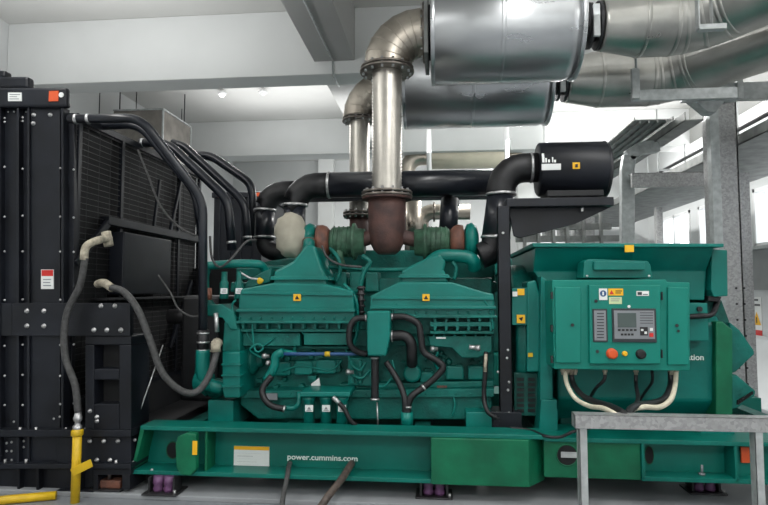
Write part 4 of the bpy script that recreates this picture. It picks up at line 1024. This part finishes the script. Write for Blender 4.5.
cp('sticker_print', MB().R(611,298.5,620,299.2,YD-.004,YD-.003).R(611,300.5,619,301.2,YD-.004,YD-.003),GREY,0,o)
o=cp('name_sticker', MB().R(636.5,291,649,295.8,YD-.003,YD),WHITE,0)
cp('sticker_print', MB().R(637.5,292,642,295,YD-.004,YD-.003).R(643,294,648,294.8,YD-.004,YD-.003),DGREY,0,o)
cp('indicator_dot', MB().cyl(P(629,306.5,YD),P(629,306.5,YD-.006),.01,n=10),WHITE,0)
# cable glands beneath
g=MB()
for px in (563,567,571,575,605,636,671,676): 
    c=P(px,369,4.25); g.lathe((c.x,4.25,c.z+.01),(0,0,-1),[(0,.018),(.03,.018),(.035,.012),(.05,.012)],10)
cp('cable_gland', g, BEIGE,0)

# cables
def cable(lbl,pp,r,m,grp=None):
    g=MB(); g.T(pp,r,10,6); return single('cable', g, m, lbl,'cable',grp)
cable('cream cable curving from the cabinet bottom left to the bench',[(565,371,4.25),(567,384,4.22),(575,398,4.1),(589,406,3.9),(602,408,3.7),(613,413,3.5),(622,420,3.46)],2.1,CREAM)
cable('black cable inside the curve of the left cream cable',[(571,371,4.27),(573,383,4.25),(582,395,4.1),(596,402,3.9),(610,406,3.7),(622,412,3.5),(628,420,3.46)],2.6,RUBBER)
cable('cream cable curving from the cabinet bottom right to the bench',[(676,371,4.25),(675,385,4.22),(671,399,4.0),(660,407,3.85),(645,407,3.7),(633,409,3.6),(626,415,3.5),(624,421,3.46)],2.3,CREAM)
cable('black cable inside the curve of the right cream cable',[(671,371,4.27),(671,384,4.25),(666,397,4.05),(654,403,3.9),(640,405,3.7),(630,410,3.55),(629,420,3.46)],3.0,RUBBER)
cable('black cable dropping from the middle of the control cabinet',[(636,371,4.27),(636,385,4.25),(638,398,4.0),(634,408,3.7),(630,420,3.46)],1.8,RUBBER)
cable('black cable dropping from the left gland of the control cabinet middle',[(605,371,4.27),(604,380,4.25),(596,388,4.3),(591,396,4.4)],1.6,RUBBER)
cable('thin black cable hooking back under the control cabinet',[(652,371,4.3),(652,382,4.35),(645,392,4.45),(640,400,4.5)],1.4,RUBBER)
cable('black cable lying along the skid beside the alternator foot',[(510,428,4.35),(530,430,4.3),(545,436,4.14),(560,437,4.12),(575,431,4.1),(590,428,4.3)],1.4,RUBBER)
cable('thin grey cable coming forward out of the left hole in the skid',[(290,463,4.36),(289,466,4.22),(287,478,4.1),(284,492,4.0),(282,506,3.92),(281,520,3.86)],2.4,HOSE)
cable('thick brown grey cable coming forward out of the right hole in the skid',[(352,463,4.36),(350,466,4.22),(341,480,4.05),(329,495,3.9),(322,505,3.84),(314,514,3.76)],3.4,mat('brown_grey_cable',(78,68,62),.6,var=.25,vs=30))

# ================================================================= GALVANISED BENCH
zbn=P(640,416,3.4).z; bx0=P(575,420,3.4).x; bx1=3.1
t=thing('cable_support_bench',(1.5,3.45,0),'galvanised steel cable bench standing before the alternator','bench')
g=MB(); zh=P(640,430,3.4).z
g.box(bx0,bx1,3.4,3.407,zh,zbn).box(bx0,bx1,3.4,3.49,zbn-.006,zbn).box(bx0,bx1,3.483,3.49,zh,zbn).box(bx0,bx0+.006,3.4,3.49,zh,zbn)
build('top_channel', g, GALV, t,.002)
for x,y in ((bx0+.025,3.41),(bx0+.025,3.44),(P(755,440,3.41).x,3.41),(P(757,440,3.5).x-.05,3.44)):
    g=MB(); g.box(x,x+.042,y,y+.005,0,zh+.002).box(x,x+.005,y,y+.042,0,zh+.002); build('leg', g, GALVL, t,.001)

# ================================================================= OVERHEAD STEELWORK, RIGHT
t=thing('steel_column',(3.1,6.5,0),'broad galvanised steel column rising behind the alternator','column')
cx0=P(716,170,6.6).x; cx1=P(739,170,6.6).x; zc1=P(720,85,6.6).z
g=MB(); g.box(cx0,cx1+.0,6.6,6.62,0,zc1).box(cx0-.0,cx0+.02,6.6,6.9,0,zc1).box(cx1-.02,cx1,6.6,6.9,0,zc1); build('channel', g, GALV, t,.003)
g=MB(); g.box(P(711,150,6.5).x,P(720,150,6.5).x,6.5,6.599,0,zc1); 
build('side_cover', g, GALVL, t,.005)
g=MB()
for k in range(7):
    z=.5+.17*k; 
    for dx in (.16,.24): g.cyl((cx0+dx,6.6,z),(cx0+dx,6.594,z),.012,n=10)
build('bolt_hole', g, DKMETAL, t)
t=thing('steel_column',(3.6,7.6,0),'narrower galvanised column just behind the broad one','column')
c0=P(739,190,7.6).x; c1=P(750,190,7.6).x; build('channel', MB().box(c0,c1,7.6,7.75,0,P(740,172,7.6).z), GALV, t,.004)
# cable tray from column to back, parallel to Y
def tray(name,lbl,x0,x1,z,y0,y1,h=.09,m=GALVD,rungs=True,grp=None):
    t=thing(name,((x0+x1)/2,(y0+y1)/2,z),lbl,'cable tray',grp)
    g=MB(); g.box(x0,x0+.012,y0,y1,z,z+h).box(x1-.012,x1,y0,y1,z,z+h); build('side_rail', g, m, t,.002)
    if rungs:
        g=MB(); y=y0+.05
        while y<y1: g.box(x0,x1,y,y+.04,z+.005,z+.02); y+=.28
        build('rung', g, m, t)
    else: build('tray_floor', MB().box(x0,x1,y0,y1,z,z+.012), m, t)
    return t
zt1=P(708,108,6.5).z
tray('cable_tray','galvanised cable tray running back from the top of the broad column',cx0-.30,cx0-.1,zt1-.1,6.62,10.5,.1,GALVD,False)
t=tray('cable_tray','dull grey cable tray receding high above the air filter, left of the column tray',2.3,2.75,3.5,7.0,15.0,.04,GALVD,False)
for k in range(4):
    build('tray_rib', MB().box(2.36+k*.1,2.375+k*.1,7.0,15.0,3.47,3.499), GALVD, t)
tray('cable_tray','wide grey cable tray running high along the windows',3.3,4.6,3.1,5.0,15.2,.12,GALVD,False)
t=thing('cable_duct', P(627,245,7.6),'rounded pale drop duct bending down from the trays behind the alternator','duct')
Yd=7.6
g=MB(); q=[P(658,146,Yd),P(640,149,Yd),P(629,156,Yd),P(627,170,Yd),P(627,245,Yd),V(P(627,245,Yd).x,Yd,.5)]
for a_,b_ in zip(q[:-1],q[1:]): g.bar(a_,b_+(b_-a_).normalized()*.02,.16,.12,up=(0,1,0))
build('duct_run', g, GALVL, t,.01)
build('duct_foot', MB().box(q[-1].x-.1,q[-1].x+.1,Yd-.1,Yd+.1,0,.5), GALVL, t)
t=thing('support_beam', P(670,180,7.3),'galvanised cross beam between the drop duct and the broad column','beam')
a_=P(632,173,7.3); b_=P(712,186,7.3); build('channel', MB().box(a_.x,b_.x,7.3,7.36,b_.z,a_.z).box(a_.x,b_.x,7.3,7.45,a_.z-.01,a_.z), GALV, t,.002)
# top right bracket assembly
t=thing('hanger_bracket', P(720,95,6.0),'pale galvanised hanger bracket at the top of the broad column','bracket')
g=MB(); g.R(683,84,790,97,6.1,6.2).R(736,40,744,98,6.06,6.099).R(680,62,690,97,6.05,6.12); g.ext([(744,97),(690,97),(708,112),(716,112),(726,100)],6.15,6.3)
build('bracket_frame', g, GALVL, t,.003)
build('bracket_rod', MB().cyl(P(740,40,6.15),V(P(740,40,6.15).x,6.15,ZC),.03,n=8), GALVL, t)
t=thing('duct_hanger', P(640,90,5.5),'pale angle hanger frame under the rear steel clad duct','bracket')
g=MB(); g.R(632,68,640.5,98,5.45,5.5).R(632,90,738,97.5,5.505,5.55)
build('angle_frame', g, GALVL, t,.003); x=P(636,68,5.47).x; build('hanger_rod', MB().cyl((x,5.47,P(636,70,5.47).z),(x,5.47,ZC),.012,n=8), GALVL, t)
# duct hanger on nearest duct
t=thing('duct_hanger', P(705,20,4.5),'small pale angle bracket clamped in front of the nearest duct','bracket')
g=MB(); g.R(697,-30,700.5,28,4.40,4.46).R(700,24,727,28,4.40,4.46).R(711,-30,713.5,28,4.41,4.46); build('angle_frame', g, GALVL, t,.002)
build('hanger_rod', MB().cyl((P(699,0,4.43).x,4.43,P(699,0,4.43).z),(P(699,0,4.43).x,4.43,ZC),.012,n=8), GALVL, t)
# pair of pipes along wall
for i,dz in enumerate((0,.16)):
    single('wall_pipe', MB().cyl((4.7,5,4.02-dz),(4.7,15.2,4.02-dz),.03,n=10), DKMETAL, ['upper of two thin dark pipes running high along the right wall','lower of two thin dark pipes running high along the right wall'][i],'pipe')
for i,y in enumerate((7.5,9.5,11.5,13.5)):
    single('pipe_hanger', MB().cyl((4.7,y,3.81),(4.7,y,ZC if not(y<8 or 11<y<12) else 4.3),.012,n=6).box(4.2,4.75,y-.02,y+.02,3.79,3.82).cyl((4.2,y,3.2),(4.2,y,ZC),.012,n=6), GALVL,'thin steel hanger holding the pair of dark wall pipes','hanger','hangers of the wall pipes')
# hangers of trays + posts
for px,Y,w,lbl in ((660,9.5,6,'slim galvanised post with a bent top standing by the windows'),(590,9.0,9,'galvanised post far behind the left part of the alternator hood'),(570,11,8,'distant galvanised post between the air filter bracket and the drop duct')):
    c=P(px,230,Y); w_=w*Y/F
    single('steel_post', MB().box(c.x-w_/2,c.x+w_/2,Y,Y+.1,0,3.08 if px!=660 else P(660,207,Y).z), GALV, lbl,'post',None,.004)
# wall safety sign on right wall
t=thing('safety_sign', V(XR-.08,PX(758,345,XR-.03).y,1.2),'white safety sign with a warning triangle and red strip on the right wall','sign')
yA=PX(753,330,XR-.035).y; yB=PX(762.5,330,XR-.035).y
def sg(py0,py1,ya,yb,off): return MB().box(XR-.035-off-.004,XR-.035-off,min(ya,yb),max(ya,yb),PX(758,py1,XR-.035).z,PX(758,py0,XR-.035).z)
pl=build('sign_board', sg(297,337,yA,yB,0), WHITE, t)
build('red_strip', sg(330,337,yA,yB,.003), RED, t)
zc_=PX(758,325,XR-.035).z; zc2=PX(758,312,XR-.035).z; ym=(yA+yB)/2; hw=abs(yA-yB)*.42
build('warning_triangle', MB().prism([(XR-.043,ym-hw,zc_),(XR-.043,ym+hw,zc_),(XR-.043,ym,zc2)],(.004,0,0)), YST, t)
build('triangle_symbol', MB().box(XR-.046,XR-.043,ym-.012,ym+.012,zc_+.03,zc_+(zc2-zc_)*.6), INK, t)
build('sign_print', sg(299,301,yA+ (yB-yA)*.15,yB-(yB-yA)*.3,.003).box(XR-.045,XR-.042,min(yA,yB)+.03,max(yA,yB)-.05,PX(758,306,XR-.035).z,PX(758,304,XR-.035).z), DGREY, t)
# pale trench covers / stair at right
single('sloped_cover', MB().prism([(4.05,6.2,.0),(XR-.05,6.2,.0),(XR-.05,6.2,.75),(XR-.4,6.2,.75)],(0,4.5,0)), PANELW, 'pale sloped cover against the right wall beside the alternator','cover')

# ================================================================= FAR GENSET and things behind
t=thing('distant_radiator',(-3.0,9.3,0),'distant black radiator of a second generator with orange stickers','radiator')
Yr=9.2
c=P(214,198,Yr); d_=P(262,198,Yr)
build('side_panel', MB().box(c.x,d_.x,Yr,Yr+2.0,0,c.z), BLACK, t,.01)
build('top_tank', MB().box(c.x-.03,d_.x+.05,Yr-.03,Yr+2.0,c.z,c.z+.09), BLACK, t,.01)
build('orange_sticker', MB().box(c.x+.08,c.x+.22,Yr-.04,Yr-.03,c.z+.01,c.z+.07), ORANGE, t)
build('orange_sticker', MB().box(d_.x-.16,d_.x-.03,Yr-.04,Yr-.03,c.z+.01,c.z+.07), ORANGE, t)
g=MB()
for k in range(4): g.box(c.x+.1+k*.18,c.x+.12+k*.18,Yr-.02,Yr,.4,c.z)
build('panel_rib', g, BLKPIPE, t)
g=MB(); x=d_.x+.2
t=thing('distant_engine',(-.6,9.9,0),'distant second green engine glimpsed behind the front one','engine')
build('engine_block', MB().box(-1.9,2.3,9.5,10.6,.5,1.75), GREEN_D, t,.03)
build('skid', MB().box(-2.2,3.2,9.3,10.8,.0,.5), GREEN_S, t,.02)
g=MB(); 
for k in range(5): g.box(-1.7+k*.8,-1.2+k*.8,9.4,10.2,1.75,2.0)
build('valve_cover', g, GREEN2, t,.03)
# distant silencer
t=thing('distant_silencer', P(465,170,12.0),'distant beige silencer hanging between the front risers and the air filter','silencer')
a_=P(431,157,11.9); b_=P(506,157,11.9); r_=12.5*11.9/F
build('shell', MB().lathe((a_.x,11.9,a_.z),(1,0,0),[(0,r_*.9),(.03,r_),(b_.x-a_.x-.03,r_),(b_.x-a_.x,r_*.9)],32), FAWN, t)
build('outlet', MB().cyl((b_.x,11.9,a_.z),(b_.x+.3,11.9,a_.z),.13), ELBOW, t)
build('elbow', MB().bend((a_.x,11.9,a_.z),(a_.x-.5,11.9,a_.z),(a_.x-.5,11.9,a_.z-1.2),.17,.3,20,6), ELBOW, t)
build('hanger_rod', MB().cyl((a_.x+.2,11.9,a_.z+r_),(a_.x+.2,11.9,ZC),.012,n=6).cyl((b_.x-.2,11.9,a_.z+r_),(b_.x-.2,11.9,ZC),.012,n=6), GALVL, t)
# white hanging drop pipes from ceiling to silencers
for px,Y,lbl in ((429,10.5,'left'),(507,10.5,'middle'),(546,11.0,'right')):
    c=P(px,150,Y); single('drop_pipe', MB().cyl((c.x,Y,P(px,186,Y).z),(c.x,Y,ZC),.045,n=10), FRAMEW, lbl+' of three white vertical drop pipes behind the silencers','pipe')
# small suspended rod from top centre
c=P(390,10,6.9); single('drop_pipe', MB().cyl((c.x,7.2,3.6),(c.x,7.2,ZC),.035,n=10), FRAMEW,'thin white pipe behind the elbow of the nearest riser','pipe')
# distant stainless pipework
Yq=8.2
t=thing('distant_exhaust_pipe', P(430,250,Yq),'shiny distant steel pipe bend seen right of the rusty outlet','pipe')
build('pipe_run', MB().bend(P(421,255,Yq),P(421,212,Yq),P(470,212,Yq),.11,.16,20,6), ELBOW, t)
build('flange', MB().lathe(P(433,212,Yq),(1,0,0),[(0,.14),(.03,.14)],20), FLANGE, t)
t=thing('distant_exhaust_pipe', P(412,250,Yq-.6),'straight distant steel pipe just right of the rusty outlet','pipe')
build('pipe_run', MB().cyl(P(413,250,Yq-.6),P(413,196,Yq-.6),.11), ELBOW, t)
# clutter between bracket and alternator hood
t=thing('distant_steel_rack', P(540,240,8.6),'pale grey pipe rack glimpsed behind the filter bracket','rack')
g=MB()
for k,(x0,y0,x1,y1) in enumerate(((518,210,600,216),(520,224,612,229),(516,236,620,241))): g.R(x0,y0,x1,y1,8.6,8.7)
for px in (523,537,552,566,583,600): g.R(px,200,px+4,262,8.5,8.6)
build('rack_frame', g, GALVD, t,.003)
build('rack_leg', MB().box(P(523,240,8.6).x,P(526,240,8.6).x,8.6,8.7,0,1.9).box(P(600,240,8.6).x,P(603,240,8.6).x,8.6,8.7,0,1.9), GALVD, t)
g=MB()
for px in (530,545,560,575): g.R(px,216,px+9,236,8.62,8.9)
build('rack_box', g, GALV, t,.005)

# ================================================================= LIGHTS, WORLD, CAMERA
def area(name,loc,sx,sy,energy,rot=(0,0,0),col=(1,.99,.97)):
    l=bpy.data.lights.new(name,'AREA'); l.shape='RECTANGLE'; l.size=sx; l.size_y=sy; l.energy=energy; l.color=col
    o=bpy.data.objects.new(name,l); COL.objects.link(o); o.location=loc; o.rotation_euler=rot; return o
for x,y,e in ((-3.0,-1.6,120),(.4,-1.6,150),(3.4,-1.6,120),(-3.3,2.6,45),(.6,2.4,60),(3.6,2.6,60),(-3.3,9.4,80),(1.4,9.4,150),(2.9,8.0,110),(3.1,13.0,130)):
    area('ceiling_strip_fill',(x,y,4.2),.35,2.6,e,(math.radians(-14) if y<0 else 0,0,0),(1,.995,.98))  # unseen overhead strips
area('ceiling_strip_fill',(-1.0,13.4,4.6),3.0,.35,70)
for x,y,sx,sy,e in ((-3.5,1.0,1.4,4,90),(2.4,1.0,1.6,4,120),(-3.6,5.2,2.5,1.2,50),(2.5,5.4,3,1.5,60),(-1.5,9.4,5,2.5,90),(3,9.4,2,3,110),(0,13.4,7,2.0,90),(4.95,10,.25,8,60)):
    area('ceiling_wash_fill',(x,y,3.75 if y<9 else 4.0),sx,sy,e,(math.pi,0,0),(1,1,1))  # added unseen upward fills that brighten the ceiling, not fittings of the hall
w=bpy.data.worlds.new('world'); bpy.context.scene.world=w; w.use_nodes=True
bg=w.node_tree.nodes['Background']; bg.inputs[0].default_value=(.93,.97,1,1); bg.inputs[1].default_value=3.0
cd_=bpy.data.cameras.new('camera'); cam=bpy.data.objects.new('camera',cd_); COL.objects.link(cam)
cd_.sensor_width=36; cd_.lens=F*36/768; cd_.clip_end=100
cam.location=CAM; cam.rotation_euler=(math.pi/2+PITCH,0,YAW)
bpy.context.scene.camera=cam
sc=bpy.context.scene
sc.view_settings.view_transform='Standard'; sc.view_settings.look='None'; sc.view_settings.exposure=0.0
try:
    sc.cycles.max_bounces=8; sc.cycles.diffuse_bounces=5; sc.cycles.glossy_bounces=4; sc.cycles.sample_clamp_indirect=6
except Exception: pass
